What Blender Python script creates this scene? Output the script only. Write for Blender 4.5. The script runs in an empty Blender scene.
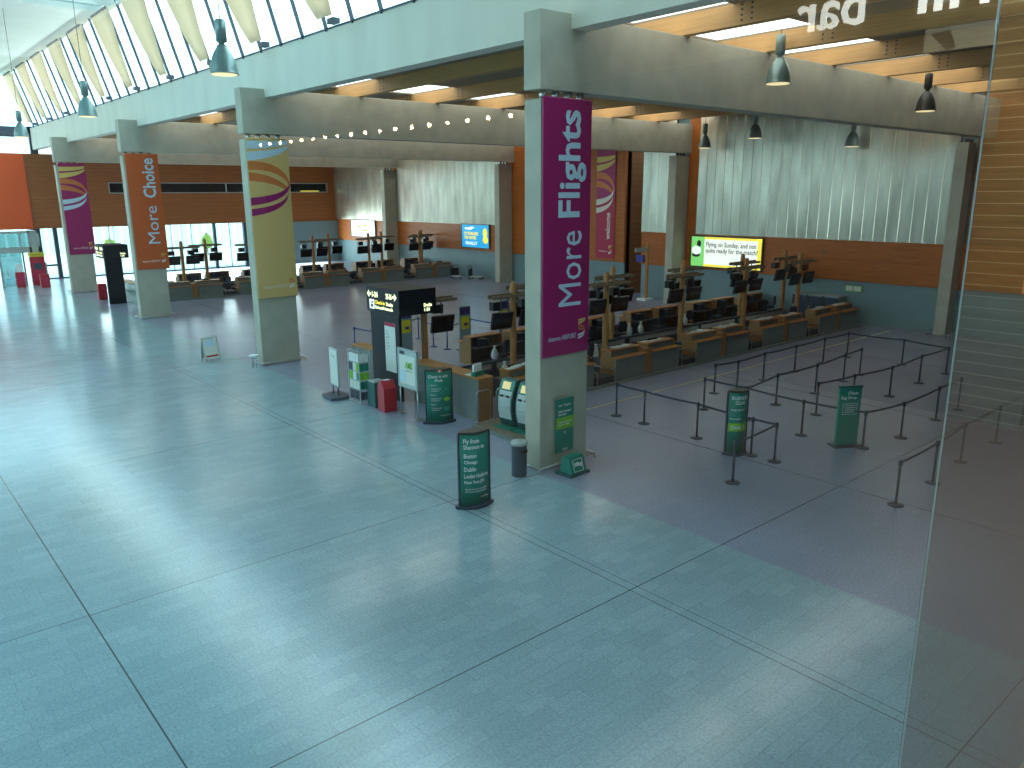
import bpy, bmesh, math, random
from mathutils import Vector, Matrix
S = bpy.context.scene
C = S.collection
PI = math.pi
random.seed(7)
# ------------------------------------------------------------------ camera, sky, exposure
cam = bpy.data.objects.new('camera', bpy.data.cameras.new('camera'))
C.objects.link(cam)
cam.data.sensor_width = 36.0
cam.data.lens = 27.39
cam.data.clip_start = 0.02
cam.data.clip_end = 600
R = Matrix(((0.75768079, 0.16000366, -0.6327074), (-0.6525979, 0.17686349, -0.73677357), (-0.00598363, 0.9711427, 0.23842412)))
cam.matrix_world = Matrix.Translation((0, 0, 6.8)) @ R.to_4x4()
S.camera = cam
W = bpy.data.worlds.new('world'); S.world = W; W.use_nodes = True
bg = W.node_tree.nodes['Background']
bg.inputs[0].default_value = (0.64, 0.86, 1.0, 1); bg.inputs[1].default_value = 2.6
S.view_settings.view_transform = 'Standard'
S.view_settings.look = 'None'
S.view_settings.gamma = 1.0
S.view_settings.use_curve_mapping = False
S.view_settings.exposure = 0.66
S.cycles.max_bounces = 9
S.cycles.diffuse_bounces = 5
S.cycles.transparent_max_bounces = 12
S.cycles.sample_clamp_indirect = 6.0


def area(name, loc, rot, sx, sy, power, col):
    l = bpy.data.lights.new(name, 'AREA'); l.shape = 'RECTANGLE'; l.size = sx; l.size_y = sy
    l.energy = power; l.color = col
    o = bpy.data.objects.new(name, l); o.location = loc; o.rotation_euler = rot; C.objects.link(o)
    return o


# daylight coming in through the openings of the hall (each stands in a real opening)
area('daylight_clerestory', (12.2, 44, 14.2), (0, math.radians(74), 0), 3.6, 58, 700, (0.75, 0.95, 1.0))
area('daylight_end_glazing', (27, 74.6, 2.1), (math.radians(-90), 0, 0), 24, 3.8, 1300, (0.8, 0.97, 1.0))
# added unseen lamps: one lights the mirrored slats, one the glass veil
area('cafe_slat_fill', (3.2, -2.2, 8.4), (0, math.radians(-35), 0), 1.2, 5.5, 125, (1.0, 0.80, 0.50))  # added to brighten the slats so their reflection shows
area('cafe_veil_fill', (0.5, -9.5, 8.6), (0, 0, 0), 4, 5, 130, (0.85, 0.95, 1.0))  # added to lift the blacks through the pane's reflection of the room
# ------------------------------------------------------------------ materials
MATS = {}


def mat(name, col, rough=0.6, metal=0.0, noise=0.0, nscale=6.0, emit=0.0, spec=0.5, stretch=None, bump=0.0, alpha=1.0):
    m = bpy.data.materials.new(name); m.use_nodes = True
    nt = m.node_tree; b = nt.nodes['Principled BSDF']
    b.inputs['Base Color'].default_value = (*col, 1); b.inputs['Roughness'].default_value = rough
    b.inputs['Metallic'].default_value = metal
    b.inputs['Specular IOR Level'].default_value = spec
    b.inputs['Alpha'].default_value = alpha
    if emit:
        b.inputs['Emission Color'].default_value = (*col, 1); b.inputs['Emission Strength'].default_value = emit
    if noise or bump:
        tc = nt.nodes.new('ShaderNodeTexCoord'); mp = nt.nodes.new('ShaderNodeMapping')
        if stretch: mp.inputs['Scale'].default_value = stretch
        nz = nt.nodes.new('ShaderNodeTexNoise'); nz.inputs['Scale'].default_value = nscale; nz.inputs['Detail'].default_value = 5
        nt.links.new(tc.outputs['Object'], mp.inputs[0]); nt.links.new(mp.outputs[0], nz.inputs['Vector'])
        if noise:
            mr = nt.nodes.new('ShaderNodeMapRange'); mr.inputs[1].default_value = 0.3; mr.inputs[2].default_value = 0.7
            mr.inputs[3].default_value = 1 - noise; mr.inputs[4].default_value = 1 + noise
            mx = nt.nodes.new('ShaderNodeMix'); mx.data_type = 'RGBA'; mx.blend_type = 'MULTIPLY'; mx.inputs[0].default_value = 1
            mx.inputs[6].default_value = (*col, 1)
            nt.links.new(nz.outputs[0], mr.inputs[0]); nt.links.new(mr.outputs[0], mx.inputs[7])
            nt.links.new(mx.outputs[2], b.inputs['Base Color'])
        if bump:
            bp = nt.nodes.new('ShaderNodeBump'); bp.inputs['Strength'].default_value = bump; bp.inputs['Distance'].default_value = 0.02
            nt.links.new(nz.outputs[0], bp.inputs['Height']); nt.links.new(bp.outputs[0], b.inputs['Normal'])
    MATS[name] = m
    return m


def lines_mat(name, col, dark, axis, pitch, duty=0.06, rough=0.55, noise=0.18, stretch=(1, 1, 1), offset=0.0, spec=0.4):
    """timber boards: grain noise plus thin dark joints every `pitch` metres along an axis"""
    m = mat(name, col, rough, noise=noise, nscale=3.0, stretch=stretch, spec=spec)
    nt = m.node_tree; b = nt.nodes['Principled BSDF']
    src = b.inputs['Base Color'].links[0].from_socket
    tc = nt.nodes.new('ShaderNodeTexCoord'); sp = nt.nodes.new('ShaderNodeSeparateXYZ')
    nt.links.new(tc.outputs['Object'], sp.inputs[0])
    d = nt.nodes.new('ShaderNodeMath'); d.operation = 'DIVIDE'; d.inputs[1].default_value = pitch
    nt.links.new(sp.outputs[axis], d.inputs[0])
    fr = nt.nodes.new('ShaderNodeMath'); fr.operation = 'FRACT'; nt.links.new(d.outputs[0], fr.inputs[0])
    lt = nt.nodes.new('ShaderNodeMath'); lt.operation = 'LESS_THAN'; lt.inputs[1].default_value = duty
    nt.links.new(fr.outputs[0], lt.inputs[0])
    mx = nt.nodes.new('ShaderNodeMix'); mx.data_type = 'RGBA'
    nt.links.new(lt.outputs[0], mx.inputs[0]); nt.links.new(src, mx.inputs[6]); mx.inputs[7].default_value = (*dark, 1)
    nt.links.new(mx.outputs[2], b.inputs['Base Color'])
    return m


def floor_mat(name, c1, c2, mortar, rough, joints_x=(), joints_y=(), brick=True):
    m = bpy.data.materials.new(name); m.use_nodes = True
    nt = m.node_tree; b = nt.nodes['Principled BSDF']; L = nt.links.new; N = nt.nodes.new
    tc = N('ShaderNodeTexCoord')
    bk = N('ShaderNodeTexBrick'); bk.inputs['Scale'].default_value = 1.0
    bk.inputs['Brick Width'].default_value = 0.6; bk.inputs['Row Height'].default_value = 0.27
    bk.inputs['Mortar Size'].default_value = 0.005; bk.inputs['Mortar Smooth'].default_value = 0.3
    bk.inputs['Color1'].default_value = (*c1, 1); bk.inputs['Color2'].default_value = (*c2, 1); bk.inputs['Mortar'].default_value = (*mortar, 1)
    bk.offset = 0.37
    L(tc.outputs['Object'], bk.inputs['Vector'])
    nz = N('ShaderNodeTexNoise'); nz.inputs['Scale'].default_value = 26; nz.inputs['Detail'].default_value = 6
    L(tc.outputs['Object'], nz.inputs['Vector'])
    nb = N('ShaderNodeTexNoise'); nb.inputs['Scale'].default_value = 0.35; nb.inputs['Detail'].default_value = 3
    L(tc.outputs['Object'], nb.inputs['Vector'])
    mr = N('ShaderNodeMapRange'); mr.inputs[1].default_value = .3; mr.inputs[2].default_value = .7; mr.inputs[3].default_value = .80; mr.inputs[4].default_value = 1.18
    L(nz.outputs[0], mr.inputs[0])
    mr2 = N('ShaderNodeMapRange'); mr2.inputs[1].default_value = .0; mr2.inputs[2].default_value = 1.; mr2.inputs[3].default_value = .84; mr2.inputs[4].default_value = 1.16
    L(nb.outputs[0], mr2.inputs[0])
    mu = N('ShaderNodeMath'); mu.operation = 'MULTIPLY'; L(mr.outputs[0], mu.inputs[0]); L(mr2.outputs[0], mu.inputs[1])
    mx = N('ShaderNodeMix'); mx.data_type = 'RGBA'; mx.blend_type = 'MULTIPLY'; mx.inputs[0].default_value = 1
    L(bk.outputs['Color'], mx.inputs[6]); L(mu.outputs[0], mx.inputs[7])
    out = mx.outputs[2]
    sp = N('ShaderNodeSeparateXYZ'); L(tc.outputs['Object'], sp.inputs[0])
    fac = None
    for ax, vals in ((0, joints_x), (1, joints_y)):
        for v, w in vals:
            a = N('ShaderNodeMath'); a.operation = 'SUBTRACT'; a.inputs[1].default_value = v; L(sp.outputs[ax], a.inputs[0])
            a2 = N('ShaderNodeMath'); a2.operation = 'ABSOLUTE'; L(a.outputs[0], a2.inputs[0])
            a3 = N('ShaderNodeMath'); a3.operation = 'LESS_THAN'; a3.inputs[1].default_value = w; L(a2.outputs[0], a3.inputs[0])
            if fac is None: fac = a3.outputs[0]
            else:
                a4 = N('ShaderNodeMath'); a4.operation = 'MAXIMUM'; L(fac, a4.inputs[0]); L(a3.outputs[0], a4.inputs[1]); fac = a4.outputs[0]
    if fac is not None:
        m2 = N('ShaderNodeMix'); m2.data_type = 'RGBA'; L(fac, m2.inputs[0]); L(out, m2.inputs[6]); m2.inputs[7].default_value = (.05, .06, .07, 1)
        out = m2.outputs[2]
    L(out, b.inputs['Base Color'])
    r = N('ShaderNodeMapRange'); r.inputs[3].default_value = rough - .05; r.inputs[4].default_value = rough + .07
    if name.startswith('pale'): L(nb.outputs[0], r.inputs[0]); L(r.outputs[0], b.inputs['Roughness'])
    else: b.inputs['Roughness'].default_value = rough
    b.inputs['Specular IOR Level'].default_value = 0.8 if name.startswith('pale') else .5
    bp = N('ShaderNodeBump'); bp.inputs['Strength'].default_value = 0.12; bp.inputs['Distance'].default_value = 0.01
    if name.startswith('purple'): return m
    L(bk.outputs['Fac'], bp.inputs['Height']); bp.invert = True; L(bp.outputs[0], b.inputs['Normal'])
    return m


def glass_mat(name, tint, gain, extra=0.0):
    m = bpy.data.materials.new(name); m.use_nodes = True
    nt = m.node_tree; nt.nodes.remove(nt.nodes['Principled BSDF']); L = nt.links.new; N = nt.nodes.new
    out = nt.nodes['Material Output']
    tr = N('ShaderNodeBsdfTransparent'); tr.inputs[0].default_value = (*tint, 1)
    gl = N('ShaderNodeBsdfGlossy'); gl.inputs['Roughness'].default_value = 0.0
    fr = N('ShaderNodeFresnel'); fr.inputs[0].default_value = 1.5
    ge = N('ShaderNodeNewGeometry')
    inv = N('ShaderNodeMath'); inv.operation = 'SUBTRACT'; inv.inputs[0].default_value = 1; L(ge.outputs['Backfacing'], inv.inputs[1])
    ma = N('ShaderNodeMath'); ma.operation = 'MULTIPLY_ADD'; ma.inputs[1].default_value = gain; ma.inputs[2].default_value = extra; L(fr.outputs[0], ma.inputs[0]); ma.use_clamp = True
    mu = N('ShaderNodeMath'); mu.operation = 'MULTIPLY'; L(ma.outputs[0], mu.inputs[0]); L(inv.outputs[0], mu.inputs[1])
    mx = N('ShaderNodeMixShader'); L(mu.outputs[0], mx.inputs[0]); L(tr.outputs[0], mx.inputs[1]); L(gl.outputs[0], mx.inputs[2])
    L(mx.outputs[0], out.inputs[0])
    return m


def dotted_mat(name, col, dots):
    return mat(name, col)


M = dict(
    concrete=mat('pale concrete', (.50, .46, .37), .75, noise=.10, nscale=1.6, bump=.08),
    edge=mat('painted concrete beam', (.75, .70, .60), .7, noise=.06, nscale=.9, stretch=(1, 1, .3)),
    ceiling=mat('white ceiling lining', (.78, .76, .68), .8, noise=.04, nscale=.6),
    fabric=mat('cream sail fabric', (.70, .66, .55), .9, noise=.05, nscale=3),
    darksteel=mat('dark steel', (.05, .07, .10), .45),
    steel=mat('brushed steel', (.55, .56, .56), .3, 1.0, noise=.05),
    cladding=mat('galvanised sheet', (.62, .56, .46), .27, .9, noise=.22, nscale=1.6, stretch=(1, 1, .22), bump=.3),
    dado=mat('blue grey painted wall', (.20, .29, .31), .55, noise=.05, nscale=2),
    roof=mat('roof lining', (.30, .24, .17), .8),
    glulam=lines_mat('laminated timber', (.60, .34, .14), (.50, .27, .10), 2, .11, .06, .5, .08, (6, .35, 6)),
    wallwood=lines_mat('orange brown timber panels', (.48, .125, .018), (.28, .07, .015), 2, 1.08, .02, .5, .2, (.4, .4, 8)),
    farwood=lines_mat('red brown timber panels', (.36, .115, .03), (.16, .05, .016), 2, .36, .05, .5, .22, (.25, .25, 8)),
    orange=mat('orange wall panel', (.80, .10, .015), .6, noise=.04),
    wood=mat('light counter timber', (.46, .18, .04), .42, noise=.2, nscale=5, stretch=(1, 6, 6)),
    woodside=mat('counter side timber', (.32, .15, .05), .5, noise=.2, nscale=4, stretch=(6, 6, .6)),
    barwood=mat('weathered crossbar timber', (.20, .15, .10), .6, noise=.15, nscale=4),
    polewood=mat('round post timber', (.42, .19, .06), .5, noise=.2, nscale=4, stretch=(8, 8, .5)),
    panel=mat('grey desk front', (.17, .20, .19), .45, noise=.08, nscale=4),
    panelin=mat('dark desk interior', (.04, .045, .055), .6),
    black=mat('black plastic', (.012, .013, .016), .35),
    screen=mat('black screen glass', (.008, .01, .014), .12),
    totem=mat('dark slate sign casing', (.006, .012, .018), .45, spec=.25),
    belt=mat('rubber conveyor', (.035, .045, .055), .5),
    navy=mat('dark blue metal', (.02, .04, .075), .4),
    rbelt=mat('blue post', (.03, .06, .22), .45),
    green=mat('teal green sign face', (.0, .23, .17), .35, noise=.03),
    darkgreen=mat('deep teal casing', (.0, .09, .09), .4),
    lime=mat('lime band', (.22, .55, .03), .4),
    white=mat('white print', (.85, .87, .88), .5),
    paper=mat('white paper', (.8, .8, .74), .7),
    red=mat('red enamel', (.45, .012, .025), .35),
    silver=mat('silver grey plastic', (.45, .5, .5), .35, .3),
    kioskface=mat('grey kiosk face', (.50, .56, .54), .4),
    purple=mat('purple banner vinyl', (.40, .012, .13), .45, noise=.03),
    bannerorange=mat('orange banner vinyl', (.68, .115, .02), .5),
    gold=mat('gold banner vinyl', (.80, .52, .20), .5),
    pink=mat('crimson banner vinyl', (.50, .015, .07), .5),
    paleblue=mat('pale blue print', (.60, .76, .88), .5),
    printorange=mat('orange print', (.72, .20, .05), .5),
    printgold=mat('gold print', (.78, .58, .15), .5),
    printpurple=mat('magenta print', (.36, .01, .14), .5),
    dustywhite=mat('warm white print', (.85, .80, .70), .5),
    lampshade=mat('grey green lamp housing', (.22, .30, .29), .35, .5),
    lampdark=mat('dark lamp housing', (.06, .06, .055), .35, .5),
    lampin=mat('warm lamp glow', (1.0, .75, .4), .5, emit=.7),
    chair=mat('navy chair fabric', (.012, .018, .04), .8),
    yellow=mat('yellow print', (.75, .62, .02), .5),
    violet=mat('violet print', (.06, .03, .16), .5),
    bag=mat('white bin liner', (.62, .64, .60), .4),
    outdoor=mat('pale paving outside', (.62, .68, .62), .8, noise=.1, nscale=.5),
    lawn=mat('pale green fence', (.70, .88, .80), .8),
    leaf=mat('yellow green leaves', (.22, .30, .05), .8, noise=.2),
    bark=mat('bark', (.12, .08, .05), .9),
    skylight=mat('bright rooflight', (1.0, .97, .9), .5, emit=1.4),
    litwhite=mat('backlit white', (.55, .55, .50), .5, emit=1.15),
    litgreen=mat('backlit green', (.22, .62, .16), .5, emit=.6),
    lityellow=mat('backlit yellow', (.8, .60, .06), .5, emit=.8),
    litblue=mat('backlit blue', (.02, .38, .78), .5, emit=.5),
    litcyan=mat('backlit figure white', (.95, .97, 1.0), .5, emit=.6),
    litletter=mat('backlit pale yellow lettering', (1.0, 1.0, .55), .5, emit=.9),
    litscreen=mat('kiosk display', (.85, .60, .25), .4, emit=.35),
    figure=mat('dark print', (.06, .06, .06), .6),
    grey=mat('grey print', (.45, .5, .5), .6),
    darkprint=mat('dark grey print', (.16, .16, .15), .6),
    slat=lines_mat('cafe timber slats', (.17, .12, .045), (.42, .38, .24), 2, .078, .07, .45, .18, (2, .6, 6)),
    slatdark=lines_mat('cafe painted slats', (.10, .13, .13), (.30, .33, .32), 2, .078, .07, .45, .15, (2, .6, 6)),
    cafedark=mat('cafe dark wall', (.012, .012, .012), .8),
    cafegrey=mat('cafe grey plaster', (.42, .43, .45), .8),
    cafefloor=mat('cafe floor', (.12, .12, .13), .6),
    signlit=mat('backlit cafe letters', (.93, 1.0, .95), .5, emit=2.9),
    bulb=mat('glowing bulb', (1.0, .66, .34), .5, emit=90),
    blue=mat('blue plastic', (.03, .04, .35), .4),
    yellowline=mat('yellow floor line', (.42, .36, .16), .4),
    glass=glass_mat('view window glass', (.93, .985, .975), 1.25, 0.0),
    glass2=glass_mat('second view window glass', (.80, .86, .86), 1.9, 0.06),
    winglass=glass_mat('thin hall glazing', (.93, .98, .97), .8, 0.0),
    doorglass=glass_mat('tinted door glazing', (.38, .52, .54), .9, 0.02),
    tintpane=mat('teal glass screen', (.22, .40, .38), .15, alpha=.75),
)
fm = bpy.data.materials.new('translucent sail fabric'); fm.use_nodes = True
_n = fm.node_tree; _p = _n.nodes['Principled BSDF']; _p.inputs['Base Color'].default_value = (.95, .80, .62, 1); _p.inputs['Roughness'].default_value = .9
_t = _n.nodes.new('ShaderNodeBsdfTranslucent'); _t.inputs[0].default_value = (1.0, .82, .62, 1); _m = _n.nodes.new('ShaderNodeMixShader'); _m.inputs[0].default_value = .5
_n.links.new(_p.outputs[0], _m.inputs[1]); _n.links.new(_t.outputs[0], _m.inputs[2]); _n.links.new(_m.outputs[0], _n.nodes['Material Output'].inputs[0])
M['fabric'] = fm
M['floor'] = floor_mat('pale granite pavers', (.27, .375, .43), (.315, .425, .485), (.215, .30, .345), .17,
                       [(2.26, .012), (9.66, .008), (9.86, .006), (-5.2, .01)], [(8.1, .010), (13.48, .008), (21.54, .008), (2.7, .008), (32.3, .01), (43.1, .01)])
M['floor2'] = floor_mat('purple grey stone floor', (.28, .295, .40), (.295, .31, .415), (.27, .285, .39), .25, [(17.2, .012), (24.8, .012), (32.4, .012)], [(8.1, .012), (2.7, .012), (32.3, .012), (43.1, .012)])


# ------------------------------------------------------------------ mesh helpers
class MB:
    def __init__(s): s.v = []; s.f = []; s.sm = []

    def add(s, vs, fs, smooth=False):
        n = len(s.v); s.v += [tuple(v) for v in vs]
        for f in fs: s.f.append(tuple(i + n for i in f)); s.sm.append(smooth)
        return s

    def box(s, x0, x1, y0, y1, z0, z1):
        return s.add([(x0, y0, z0), (x1, y0, z0), (x1, y1, z0), (x0, y1, z0), (x0, y0, z1), (x1, y0, z1), (x1, y1, z1), (x0, y1, z1)],
                     [(0, 3, 2, 1), (4, 5, 6, 7), (0, 1, 5, 4), (1, 2, 6, 5), (2, 3, 7, 6), (3, 0, 4, 7)])

    def prism(s, poly, d0, d1, axis='z', smooth=False):
        """extrude a 2D polygon along an axis"""
        def P(a, b, d):
            return (a, b, d) if axis == 'z' else ((a, d, b) if axis == 'y' else (d, a, b))
        n = len(poly)
        vs = [P(a, b, d0) for a, b in poly] + [P(a, b, d1) for a, b in poly]
        s.add(vs, [tuple(range(n - 1, -1, -1)), tuple(range(n, 2 * n))])
        s.add(vs, [(i, (i + 1) % n, n + (i + 1) % n, n + i) for i in range(n)], smooth)
        return s

    def tube(s, pts, r, n=8, r1=None, caps=True):
        pts = [Vector(p) for p in pts]; m = len(pts); vs = []; fs = []
        for i, p in enumerate(pts):
            d = (pts[min(i + 1, m - 1)] - pts[max(i - 1, 0)]).normalized()
            a = d.orthogonal().normalized() if abs(d.z) < .99 else Vector((1, 0, 0))
            if abs(d.z) < .99:
                a = Vector((0, 0, 1)).cross(d).normalized()
            b = d.cross(a)
            rr = r if r1 is None else r + (r1 - r) * i / (m - 1)
            for k in range(n):
                t = 2 * PI * k / n; vs.append(p + a * (rr * math.cos(t)) + b * (rr * math.sin(t)))
        for i in range(m - 1):
            for k in range(n): fs.append((i * n + k, i * n + (k + 1) % n, (i + 1) * n + (k + 1) % n, (i + 1) * n + k))
        s.add(vs, fs, True)
        if caps: s.add(vs, [tuple(range(n - 1, -1, -1)), tuple(range((m - 1) * n, m * n))])
        return s

    def lathe(s, prof, n=20, c=(0, 0, 0)):
        vs = []; fs = []
        for r, z in prof:
            for k in range(n):
                t = 2 * PI * k / n; vs.append((c[0] + r * math.cos(t), c[1] + r * math.sin(t), c[2] + z))
        for i in range(len(prof) - 1):
            for k in range(n): fs.append((i * n + k, i * n + (k + 1) % n, (i + 1) * n + (k + 1) % n, (i + 1) * n + k))
        s.add(vs, fs, True)
        s.add(vs, [tuple(range(n - 1, -1, -1)), tuple(range((len(prof) - 1) * n, len(prof) * n))])
        return s

    def xf(s, mtx):
        s.v = [tuple(mtx @ Vector(v)) for v in s.v]; return s

    def build(s, name, m, parent=None, bevel=0):
        me = bpy.data.meshes.new(name); me.from_pydata(s.v, [], s.f); me.materials.append(m)
        for p, q in zip(me.polygons, s.sm): p.use_smooth = q
        bm = bmesh.new(); bm.from_mesh(me)
        bmesh.ops.remove_doubles(bm, verts=bm.verts, dist=1e-5)
        bmesh.ops.recalc_face_normals(bm, faces=bm.faces); bm.to_mesh(me); bm.free()
        o = bpy.data.objects.new(name, me); C.objects.link(o)
        if parent is not None: o.parent = parent
        if bevel:
            md = o.modifiers.new('bevel', 'BEVEL'); md.width = bevel; md.segments = 2; md.limit_method = 'ANGLE'
        return o


def B(*a): return MB().box(*a)


def tag(o, label=None, cat=None, group=None, kind=None):
    if label: o['label'] = label
    if cat: o['category'] = cat
    if group: o['group'] = group
    if kind: o['kind'] = kind
    return o


def empty(name, loc, rz=0, label=None, cat=None, group=None):
    o = bpy.data.objects.new(name, None); o.empty_display_size = .2
    o.location = loc; o.rotation_euler = (0, 0, rz); C.objects.link(o)
    return tag(o, label, cat, group)


def copy_tree(o, loc=None, rz=None, label=None, group=None, parent=None):
    c = o.copy(); C.objects.link(c)
    if parent is not None: c.parent = parent
    if loc is not None: c.location = loc
    if rz is not None: c.rotation_euler = (0, 0, rz)
    if label: c['label'] = label
    if group: c['group'] = group
    for ch in list(o.children):
        if not ch.name.startswith('belt.') and ch.name != 'belt' or o.name.startswith('baggage'): copy_tree(ch, parent=c)
    return c


ORD = ['first', 'second', 'third', 'fourth', 'fifth', 'sixth', 'seventh', 'eighth', 'ninth', 'tenth', 'eleventh', 'twelfth', 'thirteenth', 'fourteenth', 'fifteenth', 'sixteenth', 'seventeenth', 'eighteenth']
_tc = {}


def text(name, s, m, parent, pos, right, up, width=None, height=None, depth=.006, bold=0.0, align='C'):
    """raised lettering centred (or started) at pos, reading along `right`"""
    key = (s, bold)
    if key not in _tc:
        cu = bpy.data.curves.new('t', 'FONT'); cu.body = s; cu.size = 1; cu.offset = bold; cu.resolution_u = 2
        cu.space_line = .95
        o = bpy.data.objects.new('t', cu); C.objects.link(o)
        bpy.context.view_layer.update()
        me = bpy.data.meshes.new_from_object(o.evaluated_get(bpy.context.evaluated_depsgraph_get()))
        vs = [tuple(v.co) for v in me.vertices]; fs = [tuple(p.vertices) for p in me.polygons]
        bpy.data.objects.remove(o); bpy.data.curves.remove(cu); bpy.data.meshes.remove(me)
        _tc[key] = (vs, fs)
    vs, fs = _tc[key]
    x0 = min(v[0] for v in vs); x1 = max(v[0] for v in vs); y0 = min(v[1] for v in vs); y1 = max(v[1] for v in vs)
    sx = width / (x1 - x0) if width else None; sy = height / (y1 - y0) if height else None
    sx = sx or sy; sy = sy or sx
    r = Vector(right).normalized(); u = Vector(up).normalized(); n = r.cross(u)
    cx = (x0 + x1) / 2 if align == 'C' else x0; cy = (y0 + y1) / 2
    P = Vector(pos)
    out = [tuple(P + r * ((v[0] - cx) * sx) + u * ((v[1] - cy) * sy) + n * depth) for v in vs]
    back = [tuple(Vector(p) - n * depth) for p in out]
    bm = bmesh.new()
    a = [bm.verts.new(p) for p in out]
    for f in fs:
        try: bm.faces.new([a[i] for i in f])
        except ValueError: pass
    bmesh.ops.remove_doubles(bm, verts=bm.verts, dist=1e-6)
    ge = bmesh.ops.extrude_face_region(bm, geom=list(bm.faces))
    bmesh.ops.translate(bm, verts=[e for e in ge['geom'] if isinstance(e, bmesh.types.BMVert)], vec=-n * (depth * .9))
    bmesh.ops.recalc_face_normals(bm, faces=bm.faces)
    me = bpy.data.meshes.new(name); bm.to_mesh(me); bm.free(); me.materials.append(m)
    o = bpy.data.objects.new(name, me); C.objects.link(o); o.parent = parent
    return o


def planepoly(mb, polys, pos, right, up, depth):
    r = Vector(right).normalized(); u = Vector(up).normalized(); n = r.cross(u); P = Vector(pos)
    for q in polys:
        k = len(q)
        f = [P + r * a + u * b + n * depth for a, b in q]; g = [P + r * a + u * b for a, b in q]
        mb.add(f + g, [tuple(range(k)), tuple(range(2 * k - 1, k - 1, -1))] + [(i, (i + 1) % k, k + (i + 1) % k, k + i) for i in range(k)])
    return mb


def stripes(mb, pos, right, up, rects, depth=.004):
    return planepoly(mb, [[(a, c), (b, c), (b, d), (a, d)] for a, b, c, d in rects], pos, right, up, depth)


def band(p0, p1, p2, w0, w1, n=12):
    """curved ribbon between two points, returned as quads"""
    top = []; bot = []
    for i in range(n + 1):
        t = i / n
        x = (1 - t) ** 2 * p0[0] + 2 * t * (1 - t) * p1[0] + t * t * p2[0]
        y = (1 - t) ** 2 * p0[1] + 2 * t * (1 - t) * p1[1] + t * t * p2[1]
        w = w0 + (w1 - w0) * t ** 1.5
        top.append((x, y + w / 2)); bot.append((x, y - w / 2))
    return [[bot[i], bot[i + 1], top[i + 1], top[i]] for i in range(n)]


def swirl(parent, pos, right, up, w, h, c1, c2, c3, name='ribbon_motif'):
    """three pairs of sweeping ribbons; pos = lower corner, w x h box (h covers the motif)"""
    def sc(q): return [[(a * w, b * h) for a, b in f] for f in q]
    A = band((0, .93), (.6, .93), (1.0, .975), .10, .05) + band((0, .785), (.75, .82), (1.0, .915), .11, .03)
    D = band((0, .67), (.85, .68), (.985, .42), .11, .07) + band((0, .53), (.68, .50), (.94, .36), .11, .05)
    E = band((0, .21), (.95, .25), (.99, .45), .10, .03) + band((0, .07), (.92, .12), (.94, .335), .09, .02)
    for q, m in ((D, c2), (A, c1), (E, c3)):
        mb = MB(); planepoly(mb, sc(q), pos, right, up, .004 if m is not c2 else .003)
        mb.build(name, m, parent)


def struct(name, mb, m, parent=None):
    o = mb.build(name, m, parent)
    if parent is None: o['kind'] = 'structure'
    return o


# ------------------------------------------------------------------ floors and outdoor ground
struct('floor', B(-14, 12.42, .6, 78, -.3, 0), M['floor'])
struct('floor', B(12.42, 52, -3.2, 78, -.3, 0), M['floor2'])
struct('wall_back_unseen', MB().box(6.4, 52, -3.5, -3.2, 0, 12.4).box(-14, 6.4, .5, .7, 0, 4.6).box(-14, -3.2, .5, .7, 4.6, 16).box(-3.2, 12.55, .5, .7, 9.0, 16).box(6.2, 6.4, -3.5, .7, 0, 9.0), M['dado'])  # unseen wall, added to shut out sky light from behind the view
struct('trim_1', B(14.6, 39.2, 16.75, 16.83, -.02, .004), M['yellowline'])
struct('ground', B(-160, 160, 78, 240, -.5, -.06), M['outdoor'])

# ------------------------------------------------------------------ wall with cladding on the check-in side
wr = struct('wall_right', MB().box(40.5, 41.0, -3.2, 33.9, 0, 2.16).box(40.5, 41.0, 35.42, 75, 0, 2.16).box(40.62, 41.0, -3.2, 33.9, 2.16, 12.4).box(40.62, 41, 35.42, 75, 2.16, 12.4), M['dado'])
struct('timber_band', MB().box(40.42, 40.62, 0, 33.9, 2.16, 4.27).box(40.42, 40.62, 35.42, 46.9, 2.16, 12.4).box(40.42, 40.62, 46.9, 75, 2.16, 4.27)
       .box(40.44, 40.62, 29.62, 30.4, 2.2, 12.4).box(40.44, 40.62, 46.9, 47.6, 4.27, 12.4).box(40.44, 40.62, 63.2, 63.9, 4.27, 12.4), M['wallwood'], wr)


def cladding(y0, y1):
    n = max(1, round((y1 - y0) / .6)); w = (y1 - y0) / n
    B(40.60, 40.61, y0, y1, 4.27, 11.2).build('backing', M['darksteel'], wr)
    for i in range(n):
        a = y0 + i * w; j = random.uniform(-.012, .012)
        mb = MB().prism([(40.58, a + .05), (40.58, a + w), (40.36 + j, a + w - .005), (40.34 + j, a + w - .05), (40.50 + j, a + .05)], 4.27, 11.2)
        mb.build('metal_sheet', M['cladding'], wr)


cladding(15.0, 29.6); cladding(31.4, 33.9); cladding(47.6, 63.2); cladding(63.9, 75)
B(40.5, 40.62, -3, 14.3, 4.27, 12.4).build('dark_timber', M['farwood'], wr)
# passage through the wall
pj = struct('wall_passage', MB().box(40.62, 50, 35.42, 35.6, 0, 12.4), M['farwood'])
B(43.0, 44.6, 35.38, 35.44, 5.0, 8.6).build('window_pane', M['dado'], pj)
struct('wall_passage', MB().box(50, 50.3, 28, 36, 0, 12.4).box(41, 50, 32.0, 32.2, 0, 12.4), M['dado'])

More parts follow.
